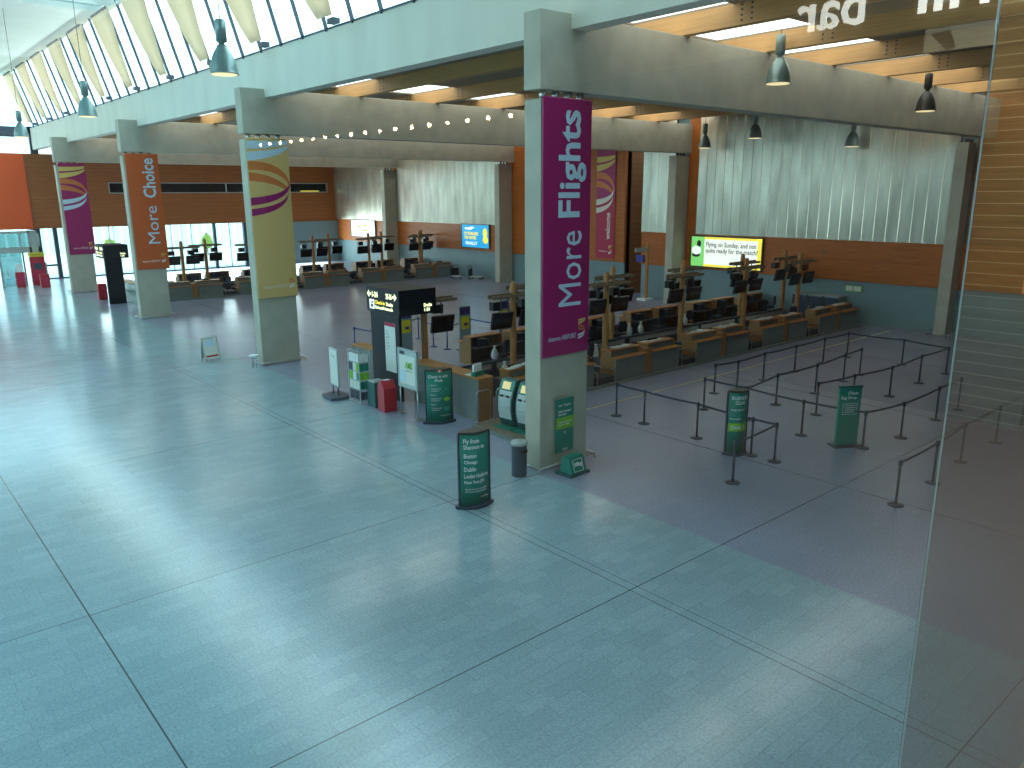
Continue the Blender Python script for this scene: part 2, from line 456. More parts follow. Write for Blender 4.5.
# ------------------------------------------------------------------ far wall
wf = struct('wall_far', MB().box(7.5, 40.5, 75, 75.4, 4.15, 6.98).box(7.5, 18.9, 75, 75.4, 6.98, 7.82).box(39.4, 40.5, 75, 75.4, 6.98, 7.82)
            .box(7.5, 40.5, 75, 75.4, 7.82, 10.1).box(16, 40.5, 75, 75.4, 10.1, 12.2).box(33.5, 40.5, 75, 75.4, 0, 4.15), M['farwood'])
B(33.4, 40.5, 74.86, 75, 0, 4.1).build('blue_panel', M['dado'], wf)
B(-2, 12.72, 74.8, 75.38, 4.15, 10.1).build('orange_panel', M['orange'], wf)
st = struct('window_1', B(18.9, 39.4, 75.15, 75.25, 6.98, 7.82), M['screen'])
fr = MB()
for z in (6.95, 7.80): fr.box(18.8, 39.5, 74.93, 75.05, z, z + .06)
for x in (18.8, 21.3, 29.0, 33.5, 39.44): fr.box(x, x + .06, 74.95, 75.12, 6.98, 7.82)
fr.build('window_frame', M['grey'], st)
B(20.3, 21.0, 75.08, 75.14, 7.1, 7.7).build('lit_room', M['litletter'], st)
B(36.6, 38.6, 75.08, 75.14, 7.05, 7.12).build('lit_room', M['lityellow'], st)
# glazed ground floor of the far wall
gw = struct('window_2', B(12.4, 33.4, 75.15, 75.2, 0.05, 4.1), M['winglass'])
mb = MB()
for x, w in ((12.3, .88), (14.12, .30), (15.05, .5), (20.1, .5), (27.45, .22), (30.36, .5), (33.3, .15)): mb.box(x, x + w, 74.95, 75.3, 0, 4.15)
mb.box(12.4, 33.4, 75.05, 75.3, 0, .08).box(13.1, 14.2, 75.05, 75.2, 1.05, 1.2)
mb.build('mullion', M['darksteel'], gw)
mb = MB()
for x in (18.4, 21.9, 23.6, 25.4, 29.0): mb.box(x, x + .05, 75.1, 75.25, 0, 4.15)
mb.build('glazing_bar', M['grey'], gw)
# gable glazing above
gg = struct('window_3', B(-14, 13.6, 75.15, 75.2, 10.1, 17), M['winglass'])
MB().box(-14, 14.3, 74.9, 75.3, 11.35, 12.15).box(13.35, 13.9, 74.9, 75.3, 10.1, 12.2).build('transom', M['darksteel'], gg)

# entrance vestibule
vb = struct('door_1', MB().box(-2, 12.35, 71.0, 71.25, 2.5, 2.95).box(9.45, 9.6, 71, 71.2, 0, 4.15).box(11.6, 11.75, 71, 71.2, 0, 4.15).box(12.2, 12.35, 71, 75, 0, 4.15)
            .box(8.6, 8.9, 71, 71.2, 0, 4.15).box(-2, 12.35, 71, 71.25, 3.98, 4.15).box(11.75, 12.3, 71.05, 71.2, 0, 4.15).box(11.0, 11.12, 71, 71.2, 2.95, 4), M['silver'])
for x0, x1, z0, z1 in ((9.6, 11.0, 2.95, 3.98), (9.6, 11.0, 0, 2.5), (6, 8.6, 0, 3.98), (11.12, 11.6, 2.95, 3.98)):
    B(x0, x1, 71.1, 71.13, z0, z1).build('glass_pane', M['doorglass'], vb)
MB().tube([(9.9, 70.95, .8), (9.9, 70.95, 1.4)], .02).tube([(10.6, 70.95, .8), (10.6, 70.95, 1.4)], .02).build('door_handle', M['steel'], vb)
B(11.05, 11.15, 71.05, 71.2, 0, 2.5).build('door_stile', M['darksteel'], vb)
wl = struct('wall_left_unseen', MB().box(-14.4, -14, .6, 75.4, 0, 9.5), M['ceiling'])  # unseen wall, added to cut low side light and darken the bays
struct('window_8', B(-14.2, -14.15, .6, 75.4, 9.5, 16), M['winglass'])  # unseen high glazing, left above the added wall to admit side daylight

# ------------------------------------------------------------------ hall roof
cl = MB()
cl.box(-14, 12.55, 46.5, 75.3, 16.0, 16.4).box(-14, 12.55, -3, 21, 16.0, 16.4)
ceil = struct('ceiling', cl, M['ceiling'])
rl = struct('window_4', B(-14, 12.4, 21, 46.5, 16.15, 16.18), M['doorglass'])
mb = MB()
for y in [21 + 1.82 * k for k in range(15)]: mb.box(-14, 12.5, y, y + .14, 15.9, 16.2)
for x in (12.35, 8.4, 4.4, .4, -4): mb.box(x, x + .2, 21, 46.5, 15.85, 16.1)
mb.build('roof_bar', M['ceiling'], rl)
# sloping clerestory
LX = -.28
cw = struct('window_5', MB().add([(13.55, 14, 12.05), (13.55, 75, 12.05), (13.55 + LX * 4.1, 75, 16.15), (13.55 + LX * 4.1, 14, 16.15)], [(0, 1, 2, 3)]), M['winglass'])
y = 14.66
while y < 74.5:
    B(-.06, .06, y - .035, y + .035, 0, 4.3).xf(Matrix.Translation((13.5, 0, 12.0)) @ Matrix.Shear('XY', 4, (LX, 0)) if False else Matrix(((1, 0, LX, 13.5), (0, 1, 0, 0), (0, 0, 1, 12.0), (0, 0, 0, 1)))).build('mullion', M['darksteel'], cw)
    y += 1.72
B(13.47, 13.62, 14, 75, 12.04, 12.1).build('sill', M['darksteel'], cw)
# sails hung inside the clerestory
sailp = None
ys = [24.1 + 5.28 * k for k in range(10)]
for i, y in enumerate(ys):
    lab = 'cream fabric sail under the sloping clerestory, %s along from the big lettered column' % ORD[i]
    if sailp is None:
        r = empty('fabric_sail', (13.2, y, 12.1))
        mb = MB(); n = 8
        vs = []; fs = []
        for k in range(n + 1):
            t = k / n; z = .12 + 3.5 * t; w0 = .45 + 1.0 * t; w1 = .5 + 1.5 * t ** .8
            x = LX * z - .2 - .05 * math.sin(PI * t)
            vs += [(x, -w0 + .15 * t, z), (x - .05, .1 * t, z), (x, w1, z)]
        for k in range(n):
            a = 3 * k
            fs += [(a, a + 1, a + 4, a + 3), (a + 1, a + 2, a + 5, a + 4)]
        mb.add(vs, fs, True)
        sl = mb.build('sail', M['fabric'], r); sm = sl.modifiers.new('s', 'SOLIDIFY'); sm.thickness = .02
        B(-.05, .2, -.2, .2, -.02, .14).build('foot_bracket', M['darksteel'], r)
        MB().box(-1.3, -1.2, -1.0, 1.7, 3.56, 3.64).build('spreader_bar', M['darksteel'], r)
        sailp = r
    else:
        r = copy_tree(sailp, (13.2, y, 12.1))
    tag(r, lab, 'fabric sail', 'fabric sails along the clerestory')

# ------------------------------------------------------------------ concrete frame
COLY = [13.57, 30.2, 46.6, 62.9]
BN = ['with the purple lettered banner', 'with the gold ribbon banner', 'with the orange lettered banner', 'with the purple ribbon banner']
for i, y in enumerate(COLY):
    r = empty('concrete_column', (13.38, y + .28, 0), 0, 'pale concrete column ' + BN[i], 'column', 'columns along the edge of the hall')
    if i == 0:
        B(-.82, .82, -.28, .28, 0, 8.86).build('shaft', M['concrete'], r, .02); mesh_sh = r.children[0].data
        mb = MB()
        for x in (-.6, -.2, .2, .6): mb.tube([(x, -.1, 8.84), (x, -.1, 9.07)], .09, 12)
        mb.build('bearing_stub', M['steel'], r)
        mb = MB(); q = [(-.98, -.44, .13), (.98, -.44, .13), (.98, .44, .13), (-.98, .44, .13), (-.98, -.44, .13)]
        for a, b in zip(q, q[1:]): mb.tube([a, b], .022, 6)
        for a in q[:4]: mb.tube([(a[0], a[1], 0), a], .02, 6)
        mb.build('bumper_rail', M['steel'], r)
        colp = r
    else:
        for ch in colp.children:
            c = ch.copy(); C.objects.link(c); c.parent = r
for i, y in enumerate([14.35, 30.3, 46.9, 63.3]):
    hx = .42 if i == 0 else .65
    r = empty('concrete_column', (40.02 if i == 0 else 39.74, y + .28, 0), 0, 'concrete column against the clad wall, %s from the timber slatted corner' % ORD[i], 'column', 'columns along the clad wall')
    B(-hx, hx, -.28, .28, 0, 8.9).build('shaft', M['concrete'], r, .02)
    mb = MB()
    for x in (-.3, 0, .3): mb.tube([(x, -.1, 8.88), (x, -.1, 9.07)], .08, 10)
    mb.build('bearing_stub', M['lampdark'], r)
    if i == 0:
        mb = MB(); q = [(-.6, -.5, .13), (.6, -.5, .13), (.6, .5, .13), (-.6, .5, .13), (-.6, -.5, .13)]
        for a, b in zip(q, q[1:]): mb.tube([a, b], .022, 6)
        for a in q[:4]: mb.tube([(a[0], a[1], 0), a], .02, 6)
        mb.build('bumper_rail', M['steel'], r)
for i, y in enumerate(COLY):
    o = B(12.54, 41, y, y + .56, 9.06, 10.72).build('concrete_beam', M['concrete'], None, .015)
    tag(o, 'deep concrete cross beam carried on the column ' + BN[i], 'beam', 'concrete cross beams over the check-in hall')
# edge beam in bays
for i, (a, b) in enumerate([(-4, 13.57), (14.13, 30.2), (30.76, 46.6), (47.16, 62.9), (63.46, 75)]):
    mb = B(13.5, 14.0, a, b, 10.40, 12.05)
    if i == 0: mb.box(13.5, 14.0, 13.57, 75, 10.72, 12.05)
    o = None
    if i == 0: mb0 = mb
    else: mb0.box(13.5, 14.0, a, b, 10.40, 10.72)
o = mb0.build('edge_beam', M['edge'])
tag(o, 'long pale painted edge beam running above all the banner columns', 'beam')
# timber roof beams
BX = [17.75, 21.65, 25.5, 29.4, 33.35, 37.2]
for i, x in enumerate(BX):
    r = empty('timber_beam', (x, 37, 10.74), 0, 'laminated timber roof beam over the check-in hall, %s from the edge beam' % ORD[i], 'roof beam', 'laminated timber roof beams')
    B(-.13, .13, -37.5, 38, 0, .50).build('laminated_timber', M['glulam'], r)
    mb = MB()
    for y in COLY:
        for dy in (-2.0, -1.72, 2.0, 2.28):
            for z in (.08, .2, .32, .43): mb.box(-.145, -.13, y - 37 + dy, y - 37 + dy + .045, z, z + .045)
    mb.build('bolt', M['darksteel'], r)
# roof deck with rooflights
rd = MB()
def solid(y0, y1): rd.box(13.9, 41, y0, y1, 11.24, 11.30)
edges = [-3]
SK = []
for y in COLY:
    SK.append((y - 1.45, y + 1.75))
SK = [s for s in SK if s[1] < 75 and s[0] > -2.5]
prev = -3.0
for a, b in SK:
    solid(prev, a); prev = b
solid(prev, 75.4)
for a, b in SK:
    xs = [14.6] + BX
    for k, x in enumerate(xs):
        rd.box(x - .12 if k else 13.9, x + (.12 if k else 0), a, b, 11.24, 11.30)
    rd.box(40.0, 41, a, b, 11.24, 11.30)
deck = struct('ceiling', rd, M['roof'])
for a, b in SK:
    xs = [14.6] + BX + [40.0]
    for k in range(len(xs) - 1):
        B(xs[k] + .12, xs[k + 1] - .12, a, b, 11.31, 11.35).build('rooflight', M['skylight'], deck)
        q = (a + b) / 2

# ------------------------------------------------------------------ banners on columns
def banner(y, x0, x1, z0, z1, m, label):
    r = empty('hanging_banner', ((x0 + x1) / 2, y, z0), 0, label, 'banner', 'tall banners on the hall columns')
    w = (x1 - x0) / 2; h = z1 - z0
    B(-w, w, -.02, .02, 0, h).build('vinyl', m, r)
    MB().tube([(-w, 0, h), (w, 0, h)], .03, 8).build('batten', m, r)
    MB().tube([(-w, 0, 0), (w, 0, 0)], .025, 8).build('batten', m, r)
    return r, w, h


RX = (1, 0, 0); UZ = (0, 0, 1)
def smalllogo(r, x, z, s, tm, y=-.022):
    text('lettering', 'shannon AIRPORT', tm, r, (x - .62 * s, y, z), RX, UZ, width=1.0 * s, height=.13 * s, depth=.004)
    swirl(r, (x - .05 * s, y, z - .12 * s), RX, UZ, .26 * s, .55 * s, M['printgold'], M['printorange'], M['white'], 'logo')


r, w, h = banner(13.52, 12.57, 14.14, 2.92, 8.88, M['purple'], 'tall purple banner reading More Flights on the big column')
text('lettering', 'More ', M['paleblue'], r, (.12, -.022, 2.08), UZ, (-1, 0, 0), width=1.80, height=.76)
text('lettering', 'Flights', M['paleblue'], r, (.17, -.022, 4.52), UZ, (-1, 0, 0), width=2.44, height=.93, bold=.022)
smalllogo(r, .47, .42, .95, M['paleblue'])
r, w, h = banner(30.15, 12.58, 14.26, 2.76, 8.88, M['gold'], 'tall gold banner with blue, orange and magenta ribbons')
swirl(r, (-w, -.022, h - 2.98), RX, UZ, 2 * w, 2.96, M['paleblue'], M['printorange'], M['printpurple'])
smalllogo(r, .55, .42, 1.0, M['dustywhite'])
r, w, h = banner(46.55, 12.65, 14.35, 2.78, 8.95, M['bannerorange'], 'tall orange banner reading More Choice')
text('lettering', 'More ', M['paleblue'], r, (.2, -.022, 2.4), UZ, (-1, 0, 0), width=2.05, height=.62)
text('lettering', 'Choice', M['paleblue'], r, (.24, -.022, 4.92), UZ, (-1, 0, 0), width=2.1, height=.68, bold=.02)
smalllogo(r, .52, .42, .95, M['dustywhite'])
r, w, h = banner(62.85, 12.7, 14.38, 2.72, 8.95, M['purple'], 'tall purple banner with gold, orange and pale blue ribbons')
swirl(r, (-w, -.022, h - 3.25), RX, UZ, 2 * w * .97, 3.1, M['printgold'], M['printorange'], M['paleblue'])
smalllogo(r, .5, .42, .95, M['dustywhite'])
# welcome banner on the timber wall (faces the hall, normal -X)
r = empty('hanging_banner', (40.38, 37.1, 2.35), 0, 'crimson banner reading welcome on the timber wall by the passage', 'banner')
B(-.02, .02, -.85, .85, 0, 7.6).build('vinyl', M['pink'], r)
B(-.021, .019, -.85, .85, 4.0, 7.6).build('upper_vinyl', M['purple'], r)
RY = (0, -1, 0)
swirl(r, (-.024, .85, 2.65 + .3), RY, UZ, 1.62, 3.9, M['printgold'], M['printorange'], M['dustywhite'])
text('lettering', 'welcome', M['dustywhite'], r, (-.024, -.25, 2.2), UZ, (0, 1, 0), width=1.8, height=.42, bold=.02)
text('lettering', 'shannon', M['dustywhite'], r, (-.024, .15, .5), RY, UZ, width=.8, height=.1)
swirl(r, (-.024, -.35, .3), RY, UZ, .3, .6, M['printgold'], M['printorange'], M['white'], 'logo')

# ------------------------------------------------------------------ illuminated boards on the clad wall
def lightbox(y0, y1, z0, z1, m, label):
    """board on the X=40.4 wall; local x right = -Y"""
    r = empty('illuminated_board', (40.38, (y0 + y1) / 2, z0), 0, label, 'illuminated sign')
    w = (y1 - y0) / 2; h = z1 - z0
    MB().box(-.1, .03, -w - .07, w + .07, -.07, 0).box(-.1, .03, -w - .07, w + .07, h, h + .07).box(-.1, .03, -w - .07, -w, 0, h).box(-.1, .03, w, w + .07, 0, h).build('frame', M['lampdark'], r)
    B(-.06, .03, -w, w, 0, h).build('lit_face', m, r)
    return r, w, h


r, w, h = lightbox(24.9, 29.8, 2.35, 4.13, M['litwhite'], 'white lit board with green picture and yellow edges on the clad wall')
P0 = (-.062, w, 0)
stripes(MB(), P0, RY, UZ, [(0, .95, 0, h)]).build('green_picture', M['litgreen'], r)
stripes(MB(), P0, RY, UZ, [(.95, 2 * w, 0, .14), (.95, 2 * w, h - .14, h), (2 * w - .28, 2 * w, .28, h)], .004).build('yellow_edge', M['lityellow'], r)
circ = lambda cx, cy, rx, ry, n=14: [(cx + rx * math.cos(2 * PI * k / n), cy + ry * math.sin(2 * PI * k / n)) for k in range(n)]
planepoly(MB(), [circ(.55, 1.36, .16, .2)], P0, RY, UZ, .007).build('figure_head', M['figure'], r)
planepoly(MB(), [circ(.36, .68, .30, .14)], P0, RY, UZ, .007).build('figure_legs', M['figure'], r)
planepoly(MB(), [circ(.38, .95, .34, .26)], P0, RY, UZ, .010).build('figure_shirt', M['litcyan'], r)
text('lettering', 'Flying on Sunday, and not\nquite ready for the match?', M['darkprint'], r, (-.064, w - 2.85, 1.12), RY, UZ, width=3.6, height=.72, bold=.015)
r, w, h = lightbox(49.7, 53.3, 2.42, 4.25, M['litblue'], 'blue lit board with yellow and white lettering beside a column')
P0 = (-.062, w, 0)
text('lettering', 'FLY FROM HERE\nTHIS WINTER', M['lityellow'], r, (-.064, .55, .95), RY, UZ, width=1.9, height=.62, bold=.03)
text('lettering', 'FINALLY', M['litcyan'], r, (-.064, .5, .33), RY, UZ, width=1.6, height=.27, bold=.03)
planepoly(MB(), [[(.4, 1.45), (1.2, 1.42), (1.75, 1.62), (1.35, 1.68), (.75, 1.58), (.45, 1.62)]], P0, RY, UZ, .006).build('aeroplane_picture', M['litcyan'], r)
planepoly(MB(), [circ(3.1, 1.2, .28, .4), circ(3.15, .65, .34, .3)], P0, RY, UZ, .006).build('yellow_picture', M['lityellow'], r)
r, w, h = lightbox(67.3, 71.9, 2.65, 4.25, M['litwhite'], 'white lit board with faint orange print at the far end')
planepoly(MB(), [circ(1.6, .95, .35, .12), circ(2.6, .6, .9, .08), circ(2.7, 1.1, .5, .08)], (-.062, w, 0), RY, UZ, .006).build('orange_print', M['printgold'], r)
r = empty('wall_notice', (40.44, 19.4, 1.62), 0, 'small pale green notice on the blue wall past the last counter', 'notice')
B(-.03, .03, -.45, .45, 0, .33).build('backing', M['lime'], r)
MB().box(-.035, .03, -.4, -.03, .04, .29).box(-.035, .03, .03, .4, .04, .29).build('sheet', M['paper'], r)
o = B(40.3, 40.42, 34.9 - 1.3, 34.2, 2.3, 2.75).build('wall_box', M['blue'])
tag(o, 'small blue box fixed at the edge of the passage', 'box')
r = empty('wall_speaker', (40.38, 21.2, 3.6), 0, 'small round grille on the orange brown timber band', 'speaker')
MB().tube([(0, 0, 0), (.06, 0, 0)], .16, 16).build('ring', M['woodside'], r)
MB().tube([(-.01, 0, 0), (.04, 0, 0)], .12, 16).build('grille', M['farwood'], r)

# ------------------------------------------------------------------ pendant lamps
def pendant(m, top, bell=.345):
    r = empty('pendant_lamp', (0, 0, 0))
    prof = [(bell * 1.05, 0), (bell, .03), (bell * .985, .10), (bell * .91, .26), (bell * .79, .40), (bell * .62, .53), (bell * .44, .62), (bell * .34, .70)]
    MB().lathe(prof, 24).build('shade', m, r)
    MB().lathe([(bell * .92, -.012), (bell * .92, .0)], 24).build('lamp_opening', M['lampin'], r)
    MB().lathe([(.07, .69), (.07, .76), (.135, .78), (.135, 1.26), (.12, 1.3)], 16).build('ballast_housing', m, r)
    if top: MB().tube([(0, 0, 1.1), (0, 0, top)], .012, 6).build('cable', M['lampdark'], r)
    return r


ph = pendant(M['lampshade'], 6.2); pb = pendant(M['lampshade'], 0); pd = pendant(M['lampdark'], 0)
wh = ['nearest the sails, largest in view', 'level with the gold banner', 'above the entrance doors']
for i, (x, y) in enumerate(((8.35, 21.0), (8.4, 35.2), (8.45, 49.2))):
    q = ph if i == 0 else copy_tree(ph)
    q.location = (x, y, 9.8)
    tag(q, 'grey green bell pendant lamp over the open hall, %s' % ['biggest one, before the sails', 'the middle one of the row', 'smallest one, by the orange wall panel'][i], 'pendant lamp', 'bell pendants over the hall')
bl = [(21.2, 12.95, 9.78, pb, 'hanging before the nearest cross beam under the rooflights'), (31.2, 12.95, 9.62, pd, 'hanging under the slatted cafe reflection, darkest of all'),
      (20.95, 34.35, 9.8, pb, 'hanging behind the gold banner column over open floor'), (31.36, 38.2, 9.8, pd, 'half hidden behind the purple lettered column'),
      (20.59, 54.9, 9.8, pb, 'hanging between the orange and gold banner columns'), (30.14, 53.3, 9.8, pd, 'hanging low over the far counters, dark'),
      (33.75, 60.8, 9.8, pd, 'tiny one over the far counters before the timber wall'), (36.8, 23.6, 9.45, pb, 'hanging before the clad wall in the middle bay'),
      (38.3, 27.75, 9.2, pb, 'hanging before the clad wall near the concrete column'), (38.6, 19.3, 8.9, pb, 'hanging before the clad wall toward the slatted corner')]
used = set()
for x, y, z, p, d in bl:
    q = copy_tree(p)
    q.location = (x, y, z)
    MB().tube([(0, 0, 1.1), (0, 0, 11.24 - z)], .012, 6).build('cable', M['lampdark'], q)
    tag(q, 'bell pendant lamp ' + d, 'pendant lamp', 'bell pendants over the check-in hall')

for p in (pb, pd):
    for ch in list(p.children): bpy.data.objects.remove(ch)
    bpy.data.objects.remove(p)
# ------------------------------------------------------------------ check-in islands
def make_unit():
    r = empty('check_in_counter', (0, 0, 0))
    B(0, 1.65, .06, .12, .0, .86).build('front_panel', M['panel'], r)
    B(-.02, 1.67, -.05, .30, .86, .90).build('bag_ledge', M['wood'], r, .008)
    B(0, 1.65, .40, .45, .90, 1.10).build('upper_panel', M['panel'], r)
    B(-.02, 1.67, .34, .86, 1.10, 1.14).build('counter_top', M['wood'], r, .008)
    MB().box(-.0, .05, .12, .84, 0, .86).box(0, .05, .32, .84, .86, 1.10).build('side_panel', M['woodside'], r)
    MB().box(1.6, 1.65, .12, .84, 0, .86).box(1.6, 1.65, .32, .84, .86, 1.10).build('side_panel', M['woodside'], r)
    B(.05, 1.6, .5, 1.25, .70, .74).build('desk_top', M['panelin'], r)
    MB().box(.05, .5, .9, 1.25, .1, .7).build('drawer_unit', M['panelin'], r)
    return r


def make_post():
    r = empty('screen_post', (0, 0, 0))
    MB().lathe([(.12, 0), (.12, .1), (.115, 3.5), (.10, 3.66), (.05, 3.72)], 16).build('post', M['polewood'], r)
    MB().box(-1.15, 1.15, -.05, .03, 3.2, 3.34).box(-1.15, 1.15, -.3, -.18, 3.2, 3.3).build('crossbar', M['barwood'], r)
    for sx in (-.66, .66):
        mb = MB().tube([(sx, -.1, 3.2), (sx, -.12, 2.75)], .025, 8)
        mb.build('hanger', M['darksteel'], r)
        s = B(-.46, .46, -.05, .05, -.3, .3).xf(Matrix.Translation((sx, -.16, 2.42)) @ Matrix.Rotation(math.radians(12), 4, 'X')).build('screen', M['black'], r)
        B(-.42, .42, -.06, -.045, -.26, .26).xf(Matrix.Translation((sx, -.16, 2.42)) @ Matrix.Rotation(math.radians(12), 4, 'X')).build('display', M['screen'], s)
        B(-.2, .2, .05, .3, 2.75, 3.05).xf(Matrix.Translation((sx, 0, 0))).build('control_box', M['black'], r)
    return r


def make_chair():
    r = empty('office_chair', (0, 0, 0))
    B(-.24, .24, -.24, .24, .44, .52).build('seat', M['chair'], r, .03)
    MB().prism([(-.22, .6), (.22, .6), (.24, .85), (.18, 1.08), (-.18, 1.08), (-.24, .85)], .2, .28, 'y').build('backrest', M['chair'], r, .02)
    MB().tube([(0, 0, .06), (0, 0, .44)], .03).tube([(0, .12, .46), (0, .26, .65)], .025).build('stem', M['black'], r)
    mb = MB()
    for k in range(5): mb.tube([(0, 0, .09), (.28 * math.cos(k * 1.257), .28 * math.sin(k * 1.257), .04)], .022, 6)
    mb.build('base', M['black'], r)
    return r


def make_terminal():
    r = empty('computer_terminal', (0, 0, 0))
    B(-.24, .24, -.03, .03, .14, .5).xf(Matrix.Rotation(math.radians(-10), 4, 'X')).build('monitor', M['black'], r, .01)
    MB().tube([(0, .02, .0), (0, .02, .2)], .03).box(-.12, .12, -.08, .12, 0, .015).build('stand', M['black'], r)
    B(-.22, .22, .18, .34, .0, .03).build('keyboard', M['black'], r)
    return r


def make_printer():
    r = empty('ticket_printer', (0, 0, 0))
    B(-.26, .26, -.18, .2, 0, .3).build('body', M['navy'], r, .03)
    B(-.2, .2, -.2, -.14, .1, .16).build('paper_slot', M['black'], r)
    B(-.12, .12, -.05, .1, .30, .31).build('paper_feed', M['paper'], r)
    return r


def make_scale():
    r = empty('baggage_scale', (0, 0, 0))
    B(-.45, .45, 0, 1.3, .0, .26).build('platform', M['panelin'], r, .02)
    B(-.4, .4, .05, 1.25, .26, .30).build('weighing_belt', M['belt'], r)
    for sx in (-.46, .46): MB().tube([(sx, 0, 0), (sx, 0, .5), (sx, 1.2, .5), (sx, 1.2, 0)], .02, 6).build('side_rail', M['steel'], r)
    return r


def make_bag():
    r = empty('bin_bag', (0, 0, 0))
    prof = [(.02, .0), (.10, .02), (.15, .12), (.14, .25), (.08, .4), (.03, .47), (.07, .55), (.02, .56)]
    MB().lathe(prof, 10, (0, 0, .38)).build('liner', M['bag'], r)
    MB().lathe([(.16, 0), (.16, .02), (.02, .03), (.02, .5)], 10, (0, .16, 0)).build('holder', M['lampdark'], r)
    return r


unit0, post0, chair0, term0, prn0, scale0, bag0 = make_unit(), make_post(), make_chair(), make_terminal(), make_printer(), make_scale(), make_bag()
firsts = {id(o): True for o in (unit0, post0, chair0, term0, prn0, scale0, bag0)}


def put(p, loc, rz, label, cat, group):
    if firsts.pop(id(p), None): q = p
    else: q = copy_tree(p)
    q.location = loc; q.rotation_euler = (0, 0, rz)
    return tag(q, label, cat, group)


def papers(x, y, z, k, label, grp, rz=0, m=None):
    r = empty('paper_sheet', (x, y, z), rz, label, 'papers', grp)
    mb = MB()
    for i in range(k):
        a = random.uniform(-.3, .3); dx = random.uniform(-.55, .5) if k > 5 else random.uniform(-.2, .2); dy = random.uniform(-.1, .1)
        mb.add([tuple(Matrix.Rotation(a, 3, 'Z') @ Vector(p) + Vector((dx, dy, 0))) for p in
                ((-.15, -.105, i * .004), (.15, -.105, i * .004), (.15, .105, i * .004), (-.15, .105, i * .004), (-.15, -.105, i * .004 + .003), (.15, -.105, i * .004 + .003), (.15, .105, i * .004 + .003), (-.15, .105, i * .004 + .003))],
               [(0, 3, 2, 1), (4, 5, 6, 7), (0, 1, 5, 4), (1, 2, 6, 5), (2, 3, 7, 6), (3, 0, 4, 7)])
    mb.build('sheet', m or M['paper'], r)
    return r


def island(Y0, isl, full):
    """Y0 = front of the row that faces the photographer"""
    near = isl == 'near'
    nf = nr = nc = nt = 0
    fx = [16.15 + 4.9 * k for k in range(5)]
    for k, x in enumerate(fx):
        for j, dx in enumerate((0, 2.08)):
            put(unit0, (x + dx, Y0, 0), 0, 'timber topped grey counter, %s in the front row of the %s island' % (ORD[nf], isl), 'check-in counter', 'front row counters of the %s island' % isl)
            put(term0, (x + dx + .5 + .25 * j, Y0 + .78, .74), PI, 'black desk monitor behind front counter %s of the %s island' % (ORD[nf], isl), 'monitor', 'desk monitors of the %s island' % isl)
            if (nf % 3) != 1:
                put(chair0, (x + dx + .8, Y0 + 1.75, .0), random.uniform(-.6, .6), 'navy office chair behind front counter %s of the %s island' % (ORD[nf], isl), 'office chair', 'office chairs of the %s island' % isl)
            if nf % 2 == 0 or near:
                papers(x + dx + .75, Y0 + .58, 1.142, 16 if near and nf % 4 != 3 else 7, 'loose white papers lying on front counter %s of the %s island' % (ORD[nf], isl), 'papers on the counters', 0)
            nf += 1
        o = B(-.2, .2, .1, .8, 0, 1.02).build('timber_pier', M['woodside'], None); o.location = (x + 1.865, Y0, 0)
        tag(o, 'upright timber pier between two front counters, pair %s of the %s island' % (ORD[k], isl), 'counter pier', 'timber piers of the %s island' % isl)
        put(post0, (x + 2.0, Y0 + 2.45, 0), 0, 'timber post with two black screens, %s in the front row of the %s island' % (ORD[k + 1], isl), 'screen post', 'front screen posts of the %s island' % isl)
        if k < 4:
            put(scale0, (x + 4.31, Y0 - .0, 0), 0, 'low bag scale with side rails between front counters, gap %s of the %s island' % (ORD[k], isl), 'baggage scale', 'bag scales of the %s island' % isl)
    # rear row, facing away
    rx = [16.25 + 2.65 + 4.9 * k for k in range(5)]
    for k, x in enumerate(rx):
        for j, dx in enumerate((0, 2.1)):
            if x + dx > 39: continue
            put(unit0, (x + dx + 1.65, Y0 + 6.8, 0), PI, 'timber topped counter, %s in the back row of the %s island' % (ORD[nr], isl), 'check-in counter', 'back row counters of the %s island' % isl)
            put(prn0, (x + dx + .55, Y0 + 6.0, .74), PI, 'dark boxy printer on back counter %s of the %s island' % (ORD[nr], isl), 'printer', 'printers of the %s island' % isl)
            if nr % 2 == 0 or near:
                put(chair0, (x + dx + .9, Y0 + 5.0, 0), PI + random.uniform(-.5, .5), 'navy office chair behind back counter %s of the %s island' % (ORD[nr], isl), 'office chair', 'office chairs of the %s island' % isl)
            nr += 1
        put(post0, (min(x + 1.45, 39.1), Y0 + 4.1, 0), 0, 'timber post with two black screens, %s in the back row of the %s island' % (ORD[k], isl), 'screen post', 'back screen posts of the %s island' % isl)
    # conveyor in the middle
    r = empty('baggage_conveyor', (27.8, Y0 + 3.3, 0), 0, 'long dark baggage conveyor down the middle of the %s island' % isl, 'conveyor')
    B(-12.2, 10.8, -.5, .5, .0, .50).build('casing', M['panelin'], r)
    B(-12.2, 10.8, -.42, .42, .5, .54).build('belt', M['belt'], r)
    MB().box(-12.2, 10.8, -.54, -.46, .5, .62).box(-12.2, 10.8, .46, .54, .5, .62).build('edge_guard', M['darksteel'], r)
    o = B(16.0, 39.4, Y0 - .22, Y0 - .12, 0, .10).build('kick_rail', M['panel'])
    tag(o, 'low grey kick rail on the floor before the %s island counters' % isl, 'kick rail')
    # timber capped end screen facing the hall
    r = empty('end_screen', (14.12, Y0 - .6, 0), 0, 'tall grey end screen with timber cap at the hall end of the %s island' % isl, 'desk screen')
    B(0, .1, 0, 3.5, 0, 1.30).build('grey_panel', M['panel'] if near else M['tintpane'], r)
    B(-.03, .58, -.02, 3.52, 1.30, 1.36).build('timber_cap', M['wood'], r, .01)
    B(.02, .56, -.01, .1, 0, 1.30).build('timber_end', M['woodside'], r)
    B(.1, .5, .1, 3.5, .6, .64).build('shelf', M['panelin'], r)


